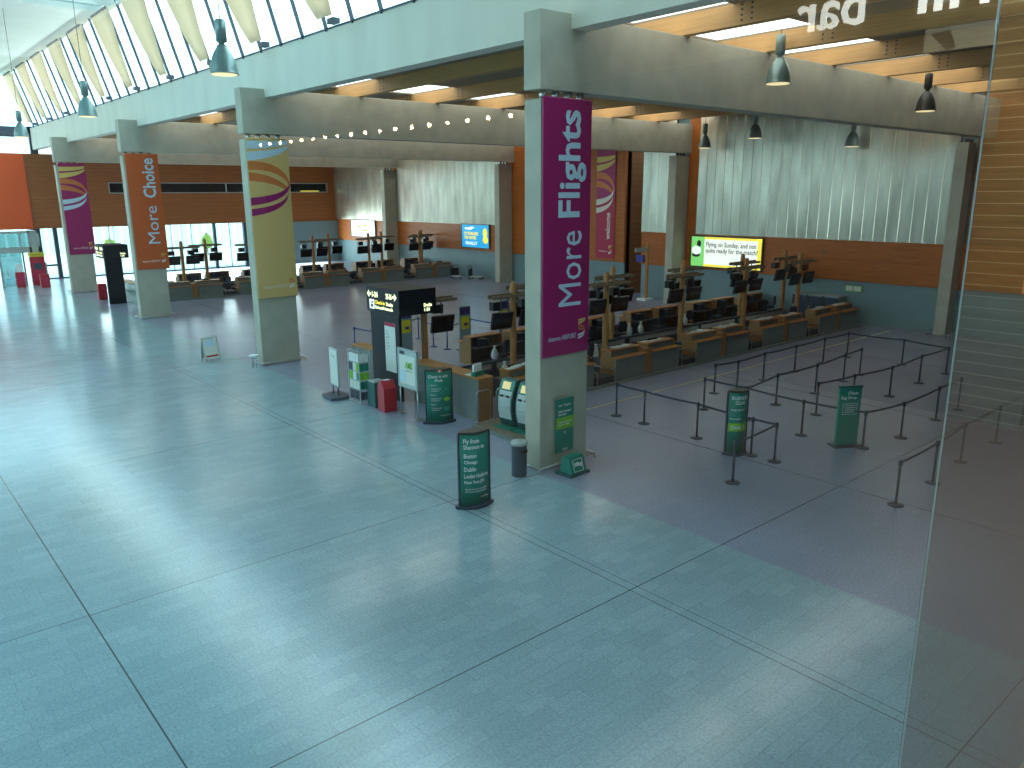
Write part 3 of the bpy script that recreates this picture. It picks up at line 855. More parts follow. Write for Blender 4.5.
island(18.6, 'near', True)
island(53.5, 'far', False)
pq = put(post0, (14.9, 21.95, 0), 0, 'timber post with one black screen under its short crossbar, beside the near sign tower', 'screen post', 'front screen posts of the near island')
for ch in list(pq.children):
    if ch.name.startswith('crossbar') or (not ch.name.startswith('post') and sum(v.co.x for v in ch.data.vertices) < 0):
        for gc in list(ch.children): bpy.data.objects.remove(gc)
        bpy.data.objects.remove(ch)
MB().box(-.1, 1.2, -.05, .03, 3.2, 3.34).box(-.1, 1.2, -.3, -.18, 3.2, 3.3).build('crossbar', M['barwood'], pq)
for i, (x, y) in enumerate(((17.6, 20.9), (22.4, 20.95), (22.0, 20.6), (27.2, 23.35), (28.0, 23.35), (31.4, 23.4), (19.2, 23.4))):
    put(bag0, (x, y, 0), 0, 'white bin bag hanging behind the counters of the near island, %s from the hall end' % ORD[i], 'bin bag', 'white bin bags behind the counters')
papers(14.45, 18.6, 1.362, 5, 'heap of white leaflets in a green holder on the timber cap', 'papers on the counters')
r = empty('leaflet_holder', (14.38, 18.35, 1.362), .2, 'small green leaflet holder with white leaflets on the timber capped screen', 'leaflet holder')
B(-.22, .22, -.08, .08, 0, .14).build('tray', M['green'], r)
B(-.2, .16, -.02, .05, .14, .36).build('leaflets', M['white'], r)
r = empty('end_screen', (14.12, 24.1, 0), 0, 'short grey screen with timber cap just beyond the near sign tower', 'desk screen')
B(0, .1, 0, 1.5, 0, 1.30).build('grey_panel', M['panel'], r)
B(-.03, .5, -.02, 1.52, 1.30, 1.36).build('timber_cap', M['wood'], r, .01)

# lone timber post by the passage, with luggage trolleys
r = empty('sign_post', (39.5, 32.6, 0), 0, 'lone slim timber post with a short white arm by the passage', 'post')
MB().lathe([(.13, 0), (.13, .1), (.11, 3.6), (.03, 3.66)], 12).build('post', M['polewood'], r)
B(-1.2, -.1, -.04, .04, 3.1, 3.35).build('arm', M['grey'], r)
B(-.5, .3, -.35, .35, 0, .12).build('foot', M['white'], r)


def trolley(loc, rz, label):
    r = empty('luggage_trolley', loc, rz, label, 'luggage trolley', 'luggage trolleys by the walls')
    B(-.35, .35, -.55, .5, .18, .24).build('deck', M['grey'], r)
    MB().tube([(-.33, .5, .2), (-.33, .62, 1.05), (.33, .62, 1.05), (.33, .5, .2)], .03, 8).build('handle_frame', M['lampdark'], r)
    MB().box(-.3, .3, .48, .53, .25, .85).build('back_board', M['black'], r)
    for x, y in ((-.28, -.45), (.28, -.45), (-.28, .45), (.28, .45)):
        MB().tube([(x - .03, y, .09), (x + .03, y, .09)], .09, 10).build('wheel', M['black'], r)


trolley((38.2, 51.4, 0), -.4, 'dark luggage trolley standing by the column under the blue lit board')
trolley((39.2, 50.0, 0), .5, 'second luggage trolley against the column under the blue lit board')
trolley((38.6, 35.4, 0), .3, 'luggage trolley before the passage opening beside the lone post')
trolley((38.8, 37.2, 0), -.2, 'luggage trolley under the crimson welcome banner')
trolley((37.9, 39.0, 0), .1, 'luggage trolley nearest the orange wall, beyond the near island')
for i, y in enumerate((21.9, 21.0, 20.1)):
    r = empty('grey_cabinet', (39.9, y, 0), 0, 'blue grey metal cabinet against the wall, %s from the lit white board' % ORD[i], 'cabinet', 'metal cabinets behind the near island')
    B(-.4, .45, -.42, .42, .05, 1.35).build('body', M['dado'], r, .02)
    B(-.42, -.4, -.4, .4, .1, 1.3).build('door', M['navy'], r)
    B(-.44, -.42, .3, .36, .6, .8).build('handle', M['steel'], r)
    B(-.38, .44, -.41, .41, 1.35, 1.4).build('lid', M['grey'], r)

# ------------------------------------------------------------------ sign towers
def tower(loc, label, small):
    r = empty('sign_tower', loc, 0, label, 'sign tower', 'dark wayfinding towers')
    B(0, 1.0 if small else .10, .06, .3 if small else 1.84, 0, 2.95).build('body', M['totem'], r, .01)
    hd = B(-.04, 1.42, -.06, 1.98, 2.9, 3.74).build('sign_head', M['totem'], r, .01)
    # face toward the hall: normal -X, reading direction -Y
    p = -.042
    text('lettering', '1-24', M['litletter'], hd, (p, 1.42, 3.50), RY, UZ, width=.36, height=.19, depth=.01, bold=.03)
    text('lettering', '25-36', M['litletter'], hd, (p, .55, 3.50), RY, UZ, width=.36, height=.19, depth=.01, bold=.03)
    arr = [(0, 0), (.13, .12), (.13, .04), (.24, .04), (.24, -.04), (.13, -.04), (.13, -.12)]
    planepoly(MB(), [arr], (p, 1.92, 3.50), RY, UZ, .01).build('arrow', M['litletter'], hd)
    planepoly(MB(), [[(-a, b) for a, b in arr][::-1]], (p, .08, 3.50), RY, UZ, .01).build('arrow', M['litletter'], hd)
    ic = stripes(MB(), (p, 1.78, 3.0), RY, UZ, [(0, .3, 0, .32)], .008).build('bag_symbol', M['litcyan'], hd)
    planepoly(MB(), [[(.08, .06), (.22, .06), (.22, .16), (.08, .16)], circ(.17, .22, .05, .04)], (p - .008, 1.78, 3.0), RY, UZ, .004).build('bag_pictogram', M['figure'], hd)
    text('lettering', 'Check-in', M['lityellow'], hd, (p, 1.12, 3.25), RY, UZ, width=.62, height=.13, depth=.01, bold=.02)
    text('lettering', 'Desks', M['litletter'], hd, (p, .52, 3.24), RY, UZ, width=.4, height=.12, depth=.01, bold=.02)
    text('lettering', 'Seiceail isteach', M['litletter'], hd, (p, .88, 3.08), RY, UZ, width=1.1, height=.11, depth=.01, bold=.02)
    # face toward the photographer: normal -Y
    text('lettering', 'Desks\n1-24', M['litletter'], hd, (1.08, -.062, 3.12), RX, UZ, width=.32, height=.27, depth=.01, bold=.03)
    if not small:
        q = B(-.012, .0, .3, .95, .95, 2.62).build('poster', M['paper'], r)
        B(-.018, -.012, .3, .95, 2.5, 2.62).build('poster_header', M['pink'], q)
        mb = MB(); stripes(mb, (-.012, .88, 0), RY, UZ, [(0, .12 + .05 * (k % 3), 2.3 - .1 * k, 2.34 - .1 * k) for k in range(7)]).build('poster_print', M['grey'], q)
    return r


tower((13.65, 21.5, 0), 'dark sign tower with lit arrows and white poster beside the near island', False)
tower((12.9, 54.4, 0), 'dark sign tower with yellow lit signs between orange and purple banner columns', True)

# ------------------------------------------------------------------ teal floor signs (curved lens plan)
def lens_sign(loc, rz, w, hgt, label, base_w=1.0):
    r = empty('floor_sign', loc, rz, label, 'floor sign')
    n = 12; t = .14
    front = [(-w / 2 + w * k / n, -t * math.sin(PI * k / n) * .9 - .02) for k in range(n + 1)]
    back = [(x, -y) for x, y in reversed(front)]
    pl = front + back
    MB().prism([(x * .985, y * .97) for x, y in pl], .07, hgt - .02, 'z', True).build('sign_face', M['green'], r)
    MB().prism([(x * 1.03, y * 1.1) for x, y in pl], hgt - .03, hgt + .02).build('top_cap', M['lampdark'], r)
    MB().prism([(x * 1.28, y * 1.7) for x, y in pl], 0, .07).build('base_plate', M['navy'], r, .01)
    MB().box(-w / 2 - .025, -w / 2 + .012, -.03, .03, .07, hgt - .02).box(w / 2 - .012, w / 2 + .025, -.03, .03, .07, hgt - .02).build('side_post', M['navy'], r)
    return r, -t * .9 - .012


def curved_text(r, s, m, w, x, z, width, height, bold=.01, name='lettering'):
    """lettering wrapped on the curved sign face: x = left start"""
    o = text(name, s, m, r, (x, 0, z), RX, UZ, width=width, height=height, depth=.004, bold=bold, align='L')
    for v in o.data.vertices:
        k = max(0, min(1, (v.co.x + w / 2) / w)); v.co.y += -.14 * .9 * math.sin(PI * k) * .97 - .022
    return o


w = .72
r, f = lens_sign((9.98, 12.93, 0), math.radians(-14), w, 1.74, 'teal floor sign listing city names standing alone on the pale floor')
curved_text(r, 'Fly from\nShannon to', M['white'], w, -.28, 1.49, .48, .24)
for k, (s, ww) in enumerate((('Boston', .27), ('Chicago', .30), ('Dublin', .26), ('London Heathrow', .58), ('New York JFK', .47))):
    curved_text(r, s, M['white'], w, -.27, 1.22 - .155 * k, ww, .10, .015)
curved_text(r, 'Book now at our desk\nfor low summer fares', M['white'], w, -.25, .42, .52, .1, 0)
curved_text(r, 'aer lingus', M['white'], w, .10, .24, .2, .05, 0)
w = .86
r, f = lens_sign((13.2, 18.78, 0), math.radians(-22), .80, 1.66, 'teal floor sign with three steps standing before the grey end screen')
curved_text(r, 'Check in with', M['white'], w, -.33, 1.47, .6, .10)
curved_text(r, 'iPads', M['white'], w, -.14, 1.35, .24, .09, .015)
for k in range(3):
    curved_text(r, 'Step %d' % (k + 1), M['white'], w, -.27, 1.2 - .3 * k, .17, .055)
    curved_text(r, 'Touch the screen\nand follow on', M['white'], w, -.25, 1.06 - .3 * k, .3, .11, 0)
    o = MB().prism(circ(.22, 1.06 - .3 * k, .09, .06), -.142, -.132, 'y').build('green_button', M['lime'] if k == 1 else M['green'], r)
curved_text(r, 'aerlingus.com', M['white'], w, .0, .25, .3, .05, 0)
mb = MB().box(-.07, .09, -.16, -.13, 1.60, 1.67).build('clip', M['printorange'], r)
B(-.02, .03, -.17, -.155, 1.60, 1.67).build('clip_label', M['white'], r)
w = .56
r, f = lens_sign((17.36, 11.12, 0), math.radians(-28), w, 1.74, 'teal floor sign reading business class inside the belt lanes')
curved_text(r, 'BUSINESS\n   CLASS', M['white'], w, -.21, 1.5, .43, .22)
curved_text(r, 'Boston - New York', M['white'], w, -.21, 1.25, .36, .05, 0)
curved_text(r, 'Passengers', M['white'], w, -.23, 1.0, .26, .05, 0)
mb = MB()
for k in range(8):
    x0 = -w / 2 + .02 + (w - .04) * k / 8; x1 = -w / 2 + .02 + (w - .04) * (k + 1) / 8
    f_ = lambda x: -.14 * .9 * math.sin(PI * (x + w / 2) / w) * .97 - .026
    mb.add([(x0, f_(x0), .66), (x1, f_(x1), .66), (x1, f_(x1), .88), (x0, f_(x0), .88), (x0, f_(x0) + .01, .66), (x1, f_(x1) + .01, .66), (x1, f_(x1) + .01, .88), (x0, f_(x0) + .01, .88)], [(0, 1, 2, 3), (7, 6, 5, 4), (0, 4, 5, 1), (3, 2, 6, 7)])
mb.build('lime_band', M['lime'], r)
o = curved_text(r, 'Desk 1', M['white'], w, -.20, .77, .34, .1)
for v in o.data.vertices: v.co.y -= .006
r = empty('floor_sign', (20.2, 9.5, 0), math.radians(-30), 'teal flat floor sign with white outlined box, farther into the belt lanes', 'floor sign')
B(-.33, .33, -.04, .04, .04, 1.68).build('sign_face', M['green'], r, .01)
B(-.42, .42, -.2, .2, 0, .05).build('base_plate', M['navy'], r, .01)
B(-.34, .34, -.05, .05, 1.66, 1.70).build('top_cap', M['darkgreen'], r)
text('lettering', 'iPlease', M['white'], r, (.07, -.042, 1.5), RX, UZ, width=.3, height=.1, depth=.004, bold=.01)
text('lettering', 'Bag Drop', M['white'], r, (-.05, -.042, 1.36), RX, UZ, width=.45, height=.11, depth=.004, bold=.01)
stripes(MB(), (-.33, -.042, 0), RX, UZ, [(.12, .55, 1.2, 1.21), (.12, .55, .9, .91), (.12, .13, .9, 1.21), (.54, .55, .9, 1.21)] + [(.18, .5, 1.14 - .06 * k, 1.155 - .06 * k) for k in range(4)]).build('outlined_box', M['white'], r)

# signs and small things at the foot of the big column
r = empty('wall_sign', (13.34, 13.5, .38), 0, 'tall teal sign with lime band fixed low on the big column', 'sign')
B(-.31, .31, -.02, .02, 0, 1.4).build('sign_face', M['green'], r, .01)
B(-.305, .3, -.026, -.018, .62, .92).build('lime_band', M['lime'], r)
text('lettering', 'aer lingus', M['white'], r, (-.02, -.024, 1.23), RX, UZ, width=.42, height=.08, depth=.004)
text('lettering', 'Online Passengers\nInformation', M['white'], r, (-.02, -.024, 1.04), RX, UZ, width=.46, height=.14, depth=.004, bold=.01)
text('lettering', 'Check in here first\nfor all our flights', M['white'], r, (-.01, -.03, .76), RX, UZ, width=.45, height=.13, depth=.004)
stripes(MB(), (-.31, -.024, 0), RX, UZ, [(.27, .33, .48, .55), (.22, .4, .02, .10)]).build('small_print', M['grey'], r)
r = empty('bag_size_board', (13.1, 12.95, 0), .05, 'small teal board with white outlined square at the column foot', 'sign board')
MB().prism([(-.22, .07), (.2, .07), (.12, .46), (-.1, .46)], -.27, .27, 'x').build('block', M['green'], r, .01)
B(-.36, .36, -.26, .28, 0, .07).build('base', M['darkgreen'], r, .01)
RT = Matrix.Rotation(math.radians(-17), 4, 'X')
up = Vector((0, .12, .39)).normalized()
stripes(MB(), (-.17, -.215, .1), RX, up, [(0, .34, 0, .012), (0, .34, .30, .312), (0, .012, 0, .312), (.328, .34, 0, .312)], .01).build('outline_square', M['white'], r)
text('lettering', '10kg', M['white'], r, (0, -.172, .265), RX, up, width=.26, height=.13, depth=.02, bold=.02)
r = empty('litter_bin', (12.0, 13.72, 0), 0, 'grey round ash bin with pale lid beside the big column', 'bin')
MB().lathe([(.185, 0), (.19, .03), (.19, .80), (.2, .82)], 24).build('drum', M['darksteel'], r)
MB().lathe([(.205, .80), (.21, .86), (.2, .88), (.1, .9)], 24).build('lid', M['silver'], r)
MB().lathe([(.06, .89), (.06, .91), (.03, .92)], 12).build('ash_cap', M['silver'], r)
MB().box(-.1, .1, -.2, -.17, .62, .7).build('slot', M['black'], r)

# teal self service kiosks on their platform
r = empty('kiosk_platform', (14.35, 16.1, 0), 0, 'low brown platform under the two teal kiosks', 'platform')
B(-.75, .62, -1.55, 1.6, 0, .10).build('plinth', M['panel'], r, .01)
B(-.7, .57, -1.5, 1.55, .10, .115).build('mat', M['barwood'], r)


def kiosk(loc, rz, label):
    r = empty('self_service_kiosk', loc, rz, label, 'kiosk', 'teal self service kiosks')
    # side profile in (y,z): face toward -Y, bowed like a shield
    out = [(-.10, 0), (-.24, .25), (-.30, .55), (-.29, .85), (-.2, 1.15), (-.08, 1.40), (.1, 1.43), (.12, 1.1), (.02, .6), (.08, 0)]
    MB().prism(out, -.30, .30, 'x', False).build('shell', M['darkgreen'], r, .015)
    inn = [(-.115, .12), (-.252, .27), (-.312, .56), (-.302, .86), (-.225, 1.10), (-.2, 1.08), (-.28, .84), (-.29, .56), (-.23, .28), (-.1, .14)]
    MB().prism(inn, -.24, .24, 'x').build('face_panel', M['kioskface'], r)
    hd = [(-.215, 1.13), (-.105, 1.40), (-.085, 1.39), (-.195, 1.12)]
    MB().prism(hd, -.27, .27, 'x').build('screen_surround', M['green'], r)
    up = Vector((0, .11, .27)).normalized()
    stripes(MB(), (-.16, -.211, 1.145), RX, up, [(0, .3, 0, .22)], .014).build('touch_screen', M['litscreen'], r)
    mb = MB(); mb.box(-.17, -.05, -.33, -.28, .93, .98).box(.08, .18, -.33, -.28, .93, .98).build('card_slot', M['black'], r)
    MB().box(-.2, .2, -.335, -.29, .60, .66).build('print_tray', M['silver'], r)
    MB().prism([(-.34, -.42), (.34, -.42), (.34, .28), (-.34, .28)], .0, .03).build('foot_plate', M['green'], r)
    return r


kiosk((14.38, 16.78, .116), math.radians(-84), 'teal self service kiosk on the platform beside the chrome rails')
kiosk((14.42, 16.02, .116), math.radians(-84), 'second teal self service kiosk, partly hidden by the big column')
for i, (x, y) in enumerate(((14.3, 18.05), (14.95, 17.9))):
    r = empty('grab_rail', (x, y - .05, 0), 0, 'chrome hoop rail on the floor by the kiosks, %s' % ['before the timber end of the screen', 'half hidden behind the kiosk'][i], 'rail', 'chrome hoop rails by the kiosks')
    MB().tube([(-.25, 0, 0), (-.25, 0, .9), (-.2, 0, .97), (.22, 0, .97), (.27, 0, .9), (.27, 0, 0)], .022, 8).build('hoop', M['steel'], r)
    MB().lathe([(.05, 0), (.05, .015)], 12, (-.25, 0, 0)).lathe([(.05, 0), (.05, .015)], 12, (.27, 0, 0)).build('floor_flange', M['steel'], r)

# things beside the near sign tower
r = empty('notice_board', (12.86, 19.9, 0), PI / 2, 'pale framed notice board on two thin legs beside the sign tower', 'notice board')
B(-.5, .5, -.025, .025, .95, 2.12).build('board', M['kioskface'], r, .01)
MB().box(-.53, .53, -.035, .035, 2.1, 2.15).box(-.53, .53, -.035, .035, .92, .97).box(-.53, -.49, -.035, .035, .95, 2.12).box(.49, .53, -.035, .035, .95, 2.12).build('frame', M['silver'], r)
MB().tube([(-.48, 0, 0), (-.48, 0, .95)], .02).tube([(.48, 0, 0), (.48, 0, .95)], .02).box(-.62, -.36, -.14, .14, 0, .02).box(.36, .62, -.14, .14, 0, .02).build('leg_stand', M['steel'], r)
q = B(-.42, .42, .03, .036, 1.05, 1.95).build('poster', M['paper'], r)
B(.12, .4, .04, .046, 1.1, 1.45).build('blue_print', M['paleblue'], q)
B(.12, .38, .04, .046, 1.98, 2.08).build('blue_print', M['navy'], q)
text('lettering', 'AMS', M['lime'], q, (-.1, .038, 1.66), (-1, 0, 0), UZ, width=.4, height=.22, depth=.008, bold=.02)
text('lettering', 'Duty Free', M['grey'], q, (-.1, .038, 1.48), (-1, 0, 0), UZ, width=.4, height=.08, depth=.008)
# poster faces -X after rotating by 90 degrees (local +Y -> -X)

r = empty('recycling_bin', (12.75, 21.02, 0), math.radians(-8), 'red metal bin with sloped top and white label', 'bin')
MB().prism([(-.27, 0), (.27, 0), (.27, .78), (.05, 1.0), (-.05, 1.0), (-.27, .78)], -.22, .22, 'x').build('body', M['red'], r, .015)
B(-.1, .1, -.05, .1, .99, 1.01).build('top_label', M['white'], r)
stripes(MB(), (-.2, -.272, 0), RX, UZ, [(.0, .4, .05, .06), (.0, .4, .7, .71)]).build('door_seam', M['printpurple'], r)
r = empty('recycling_bin', (12.78, 21.7, 0), 0, 'dark green bin with pale top behind the red bin', 'bin')
B(-.22, .22, -.25, .25, 0, .82).build('body', M['darkgreen'], r, .02)
B(-.2, .2, -.2, .2, .82, .88).build('lid', M['silver'], r, .02)
r = empty('brochure_rack', (12.62, 22.5, 0), 0, 'tall wire brochure rack full of white and green leaflets', 'brochure rack')
mb = MB()
for x in (-.2, .2):
    for y in (-.36, .36): mb.box(x - .012, x + .012, y - .012, y + .012, 0, 1.8)
for z in (.06, .5, .8, 1.1, 1.4, 1.78): mb.box(-.21, .21, -.37, -.35, z, z + .02).box(-.21, .21, .35, .37, z, z + .02).box(-.21, -.19, -.37, .37, z, z + .02)
mb.build('wire_frame', M['grey'], r)
k = 0
for zi, z in enumerate((.15, .5, .8, 1.1, 1.42)):
    for yi in range(3):
        mm = (M['white'], M['lime'], M['paper'], M['darksteel'], M['green'])[(zi * 2 + yi * (1 if zi in (2, 3) else 0)) % 5 if zi < 4 else 0]
        if zi == 0: mm = M['darksteel']
        B(-.18, -.12, -.34 + yi * .235, -.14 + yi * .235, z, z + .27).build('leaflet_pocket', mm, r)
    for xi in range(2):
        B(-.17 + .17 * xi, -.02 + .17 * xi, -.355, -.33, z, z + .27).build('leaflet_pocket', (M['darksteel'], M['green'], M['lime'], M['green'], M['white'])[zi], r)
r = empty('poster_stand', (12.3, 23.6, 0), math.radians(84), 'white poster on a swing stand with dark wheeled foot by the floor edge', 'poster stand')
B(-.36, .36, -.03, .03, .42, 1.72).build('frame', M['silver'], r, .01)
q = B(-.31, .31, .031, .036, .47, 1.67).build('poster', M['paper'], r)
text('lettering', 'Shop', M['grey'], q, (0, .036, 1.45), (-1, 0, 0), UZ, width=.35, height=.14, depth=.006)
q = B(-.31, .31, -.036, -.031, .47, 1.67).build('poster', M['paper'], r)
MB().tube([(-.22, 0, .1), (-.22, 0, .42)], .025).tube([(.22, 0, .1), (.22, 0, .42)], .025).build('spring_leg', M['darksteel'], r)
MB().prism([(-.42, -.36), (.42, -.36), (.5, 0), (.42, .36), (-.42, .36), (-.5, 0)], 0, .11).build('weighted_foot', M['darksteel'], r, .03)
r = empty('folding_sign', (11.3, 32.6, 0), math.radians(8), 'white folding sandwich sign on the pale floor before the gold banner column', 'sandwich board')
lean = lambda s: Matrix.Translation((0, s * .2, .06)) @ Matrix.Rotation(math.radians(s * 12), 4, 'X')
for s in (-1, 1):
    q = B(-.32, .32, -.012, .012, .08, .98).xf(lean(s)).build('panel', M['paper'] if s < 0 else M['grey'], r)
    MB().box(-.34, -.3, -.02, .02, -.04, 1.0).box(.3, .34, -.02, .02, -.04, 1.0).xf(lean(s)).build('frame_leg', M['steel'], r)
    if s < 0:
        B(-.26, .26, -.018, -.012, .15, .22).xf(lean(s)).build('red_print', M['red'], q)
        B(-.2, .2, -.018, -.012, .6, .85).xf(lean(s)).build('blue_print', M['paleblue'], q)
        B(-.22, .2, -.018, -.012, .9, .94).xf(lean(s)).build('grey_print', M['grey'], q)
r = empty('wall_brush_stand', (12.15, 30.1, 0), 0, 'small white tray on thin legs beside the gold banner column', 'stand')
MB().lathe([(.16, .42), (.2, .5), (.18, .52)], 16).build('tray', M['white'], r)
MB().tube([(-.1, 0, 0), (0, 0, .42)], .012).tube([(.1, 0, 0), (0, 0, .42)], .012).tube([(0, .1, 0), (0, 0, .42)], .012).build('leg_frame', M['steel'], r)

# things near the entrance
def redbox(name, loc, w, h, label, m=M['red'], paper=True):
    r = empty(name, loc, 0, label, 'red stand')
    B(-w / 2, w / 2, -.2, .2, 0, h).build('body', m, r, .02)
    if paper: B(-w / 2 * .8, w / 2 * .8, -.21, -.2, h * .15, h * .85).build('print', M['pink'], r)
    return r


redbox('red_stand', (11.85, 68.3, 0), .62, 1.0, 'low red stand on the shiny floor before the far window strip')
q = redbox('red_stand', (10.5, 69.8, 0), .6, 1.15, 'red stand with white top before the entrance doors')
B(-.2, .2, -.12, .12, 1.15, 1.75).build('white_board', M['white'], q)
r = redbox('ticket_kiosk', (11.9, 70.6, 0), 1.0, 2.2, 'tall red ticket machine with yellow header by the doors')
B(-.52, .52, -.22, .2, 2.2, 2.5).build('yellow_header', M['yellow'], r)
text('lettering', 'PARKING', M['figure'], r, (0, -.222, 2.35), RX, UZ, width=.8, height=.14)
MB().box(-.3, .3, -.22, -.2, 1.2, 1.7).build('machine_screen', M['darksteel'], r)
B(.5, .62, -.1, .1, .2, 1.7).build('side_post', M['silver'], r)
redbox('red_stand', (13.25, 57.6, 0), .55, 1.05, 'red bin standing in the light beside the far sign tower', paper=False)
# person-sized dark shape is not modelled: illegible in the photograph
# outdoor trees and railing beyond the glass
for i, (x, y, h) in enumerate(((22.5, 92, 2.4), (26.5, 94, 2.3), (32.8, 92, 2.6))):
    r = empty('young_tree', (x, y, -.06), 0, 'small yellow green clipped tree outside the glass, %s from the entrance' % ORD[i], 'tree', 'small trees outside the glazing')
    prof = [(.05, .8), (.5, 1.0), (.62, 1.5), (.45, 2.2), (.2, h - .2), (.03, h)]
    bm = MB().lathe(prof, 14); bm.v = [(a + random.uniform(-.06, .06), b + random.uniform(-.06, .06), c + random.uniform(-.05, .05)) for a, b, c in bm.v]
    bm.build('foliage', M['leaf'], r)
    MB().tube([(0, 0, 0), (0, 0, 1.1)], .07).build('trunk', M['bark'], r)
r = empty('garden_fence', (32, 104, -.06), 0, 'pale green mesh fence in bright light beyond the far glazing', 'fence')
mb = MB()
for k in range(60): mb.box(-30 + k, -29.3 + k, -.02, .02, .2, 5.2)
mb.build('fence_panel', M['lawn'], r)
mb = MB()
for k in range(0, 61, 4): mb.box(-30.1 + k, -29.95 + k, -.08, .08, 0, 5.6)
mb.build('fence_post', M['grey'], r)

# ------------------------------------------------------------------ belt barriers
HT = 1.04
def make_barrier(m):
    r = empty('belt_barrier', (0, 0, 0))
    MB().lathe([(.175, 0), (.175, .015), (.14, .03), (.03, .045)], 24).build('base', m, r)
    MB().lathe([(.03, .03), (.03, .95)], 12).build('pole', m, r)
    MB().lathe([(.042, .92), (.045, .94), (.045, 1.04), (.035, 1.06)], 14).build('belt_head', m, r)
    return r


bar0 = make_barrier(M['navy']); bar1 = make_barrier(M['rbelt'])
firsts[id(bar0)] = True; firsts[id(bar1)] = True


def belt(r, a, b, m):
    """sagging belt from the head of barrier r (at a) to point b, local coordinates of r"""
    dx, dy = b[0] - a[0], b[1] - a[1]; L = math.hypot(dx, dy)
    n = 8; vs = []; fs = []
    nx, ny = -dy / L * .004, dx / L * .004
    for k in range(n + 1):
        t = k / n; x = dx * t; y_ = dy * t; z = 1.0 - .02 * L * 4 * t * (1 - t) * .5
        for s in (-1, 1):
            vs.append((x + s * nx, y_ + s * ny, z - .028)); vs.append((x + s * nx, y_ + s * ny, z + .028))
    for k in range(n):
        a0 = 4 * k; b0 = a0 + 4
        fs += [(a0, a0 + 1, b0 + 1, b0), (a0 + 2, b0 + 2, b0 + 3, a0 + 3), (a0 + 1, a0 + 3, b0 + 3, b0 + 1), (a0, b0, b0 + 2, a0 + 2)]
    MB().add(vs, fs).build('belt', m, r)


H0 = 6.8
def g(px, py, Z=0.0):
    """turn a measured floor point into hall coordinates"""
    d = R @ Vector((px - 512, 384 - py, -779.0)); t = (Z - H0) / d.z
    return (d.x * t, d.y * t)


ln = {}
def chain(name, phrase, pts, proto, m, close=None, lab0=0):
    """pts measured at belt-head height"""
    W_ = [g(x, y, 1.0) for x, y in pts]
    for i, p in enumerate(W_):
        q = put(proto, (p[0], p[1], 0), 0, 'belt barrier post, %s %s' % (ORD[i + lab0], phrase), 'barrier post', name)
        if i + 1 < len(W_): belt(q, p, W_[i + 1], m)
        elif close: belt(q, p, close, m)
    return W_


A_ = chain('belt barriers of the lane by the business class sign', 'in the lane beside the business class sign',
           [(617, 384.5), (645, 391.5), (698.3, 404), (753.3, 419), (777, 424.5), (735, 443)], bar0, M['navy'])
B_ = chain('belt barriers of the second lane', 'in the lane running to the outlined box sign',
           [(705.2, 379), (747, 388), (804, 401.5), (866, 412.5), (904.5, 403.5), (939.6, 388), (961.7, 379)], bar0, M['navy'])
C_ = chain('belt barriers of the short middle line', 'in the short line branching off the outlined box lane',
           [(778, 375), (817.5, 365), (845.7, 354.5), (862, 349)], bar0, M['navy'])
belt_from = C_[0]
for q in [o for o in C.objects if o.name.startswith('belt_barrier') and (Vector(o.location[:2]) - Vector(C_[0])).length < .01]:
    belt(q, C_[0], B_[1], M['navy'])
F_ = chain('belt barriers of the outer line', 'in the outer line, counted round past the wall column',
           [(818.6, 383.5), (855, 375.5), (892.5, 367.5), (922, 356), (949, 348), (904.4, 340), (849, 333.5), (825, 338.5), (796.5, 346), (765, 353.5), (738.5, 361.5), (715.7, 365)], bar0, M['navy'])
G_ = chain('belt barriers of the line nearest the window', 'in the separate line beside the pale floor edge',
           [(900.6, 462.5), (937.8, 443), (965.6, 424.5), (1000.6, 407.5), (1026, 394)], bar0, M['navy'])
K_ = chain('blue belt barriers behind the near island', 'painted blue, in the lanes behind the near island',
           [(354, 328), (378, 332), (418, 318), (433, 325), (447, 327), (470, 319), (500, 324)], bar1, M['rbelt'])
# banner stands in those lanes
for i, (x, y) in enumerate(((18.2, 28.2), (20.7, 27.3), (23.2, 27.6))):
    r = empty('banner_stand', (x, y, 0), 0, 'slim violet and yellow banner stand behind the near island, %s from the sign tower' % ORD[i], 'banner stand', 'violet and yellow banner stands')
    B(-.3, .3, -.03, .03, .05, 1.95).build('panel', M['dado'], r)
    B(-.22, .22, -.04, -.03, .95, 1.5).build('yellow_panel', M['yellow'], r)
    B(-.27, .27, -.04, -.03, 1.58, 1.9).build('violet_panel', M['violet'], r)
    MB().lathe([(.01, .0), (.1, .02), (.09, .12)], 10, (.03, -.045, 1.1)).build('dark_print', M['violet'], r)
    B(-.34, .34, -.2, .2, 0, .05).build('foot', M['lampdark'], r)

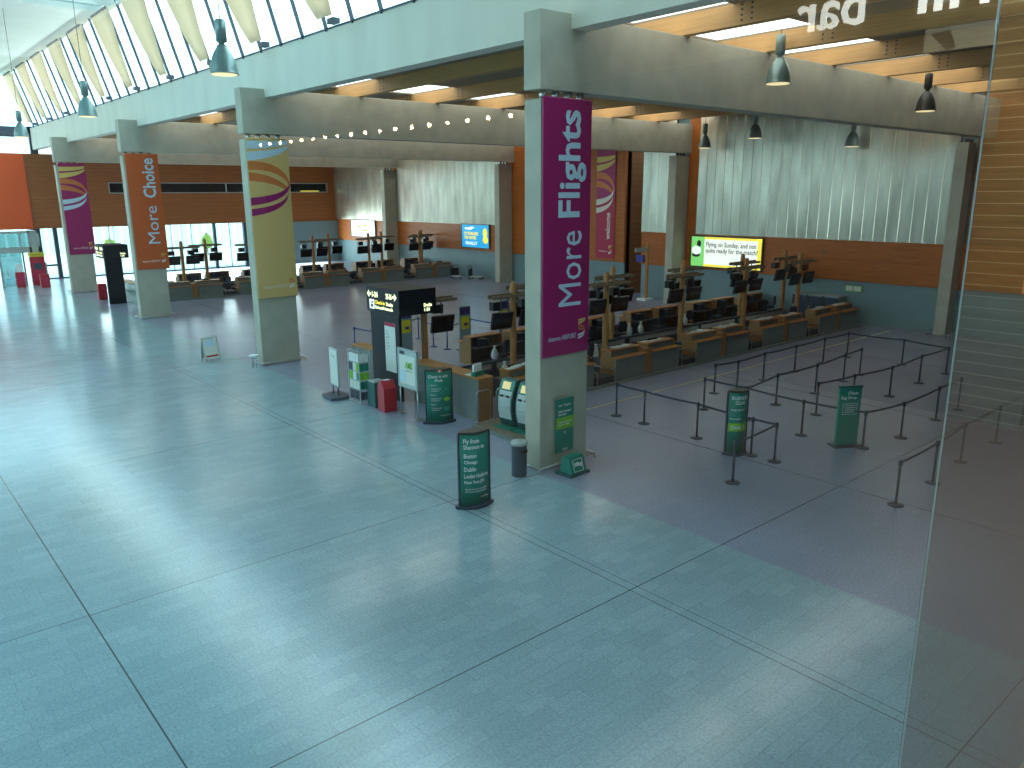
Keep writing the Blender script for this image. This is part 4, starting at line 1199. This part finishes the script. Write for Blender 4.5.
# ------------------------------------------------------------------ the cafe the photograph is taken from
XW = 6.0
cw_ = struct('wall_cafe_side', MB().box(XW, XW + .2, -13, .33, 5.2, 8.9), M['cafedark'])
B(XW - .06, XW, -13, .3, 7.88, 8.9).build('slatted_fascia', M['slat'], cw_)
B(XW - .05, XW, -1.38, .3, 6.13, 7.88).build('slatted_panel', M['slat'], cw_)
B(XW - .05, XW, -1.38, .3, 5.2, 6.13).build('painted_panel', M['slatdark'], cw_)
B(XW - .1, XW - .05, -1.0, -.85, 6.13, 7.88).build('door_post', M['glulam'], cw_)
B(XW - .1, XW - .05, -.35, -.2, 6.13, 7.88).build('door_post', M['glulam'], cw_)
struct('floor', B(-3, XW + .2, -13, .3, 5.0, 5.2), M['cafefloor'])
struct('ceiling', B(-3, XW + .2, -13, .36, 8.9, 9.0), M['cafedark'])
struct('wall_cafe_back', B(-3, XW + .2, -13.2, -13, 5.2, 9), M['cafegrey'])
struct('wall_cafe_far_side', B(-3.2, -3, -13, .36, 5.2, 9), M['cafegrey'])
sg = empty('cafe_sign', (XW - .07, -2.05, 8.14), 0, 'white cafe lettering seen mirrored in the window glass over the slats', 'lettering sign')
text('lettering', 'bar', M['signlit'], sg, (0, -.475, -.02), RY, UZ, width=.53, height=.29, depth=.02, bold=.01)
text('lettering', 'Grill', M['signlit'], sg, (0, .57, -.02), RY, UZ, width=.80, height=.29, depth=.02, bold=.01)
r = empty('framed_picture', (XW - .02, -1.6, 7.72), 0, 'grey framed picture mirrored in the window glass beside the slats', 'picture')
B(-.03, .0, -.23, .23, 0, .155).build('frame', M['grey'], r)
planepoly(MB(), [[(.25, 0.02), (.3, .0), (.36, .06), (.42, .12), (.30, .13)]], (-.032, .23, 0), RY, UZ, .004).build('picture_print', M['figure'], r)
fl = empty('festoon_lights', (5.0, -5.0, 7.5), 0, 'row of small warm bulbs mirrored across the concrete beams', 'string lights')
n = 18; vy0 = 5.82; vy1 = 11.45
pts = [(0, (.7 - (vy0 + (vy1 - vy0) * k / (n - 1))) + 5.0, 0) for k in range(n)]
MB().tube([(p[0], p[1], .05) for p in pts], .006, 5).build('cable', M['black'], fl)
for p in pts:
    MB().lathe([(.004, -.02), (.016, -.012), (.02, 0), (.016, .014), (.006, .022)], 10, p).build('bulb', M['bulb'], fl)
# window panes between cafe and hall
struct('window_6', B(-3, 1.0055, .35, .354, 5.2, 8.9), M['glass'])
struct('window_7', B(1.0065, XW + .2, .35, .354, 5.2, 8.9), M['glass2'])
struct('trim_2', B(1.0054, 1.0066, .3505, .3525, 5.2, 8.9), M['grey'])
struct('trim_3', B(-3.2, XW + .4, .3, .5, 4.6, 5.2), M['edge'])
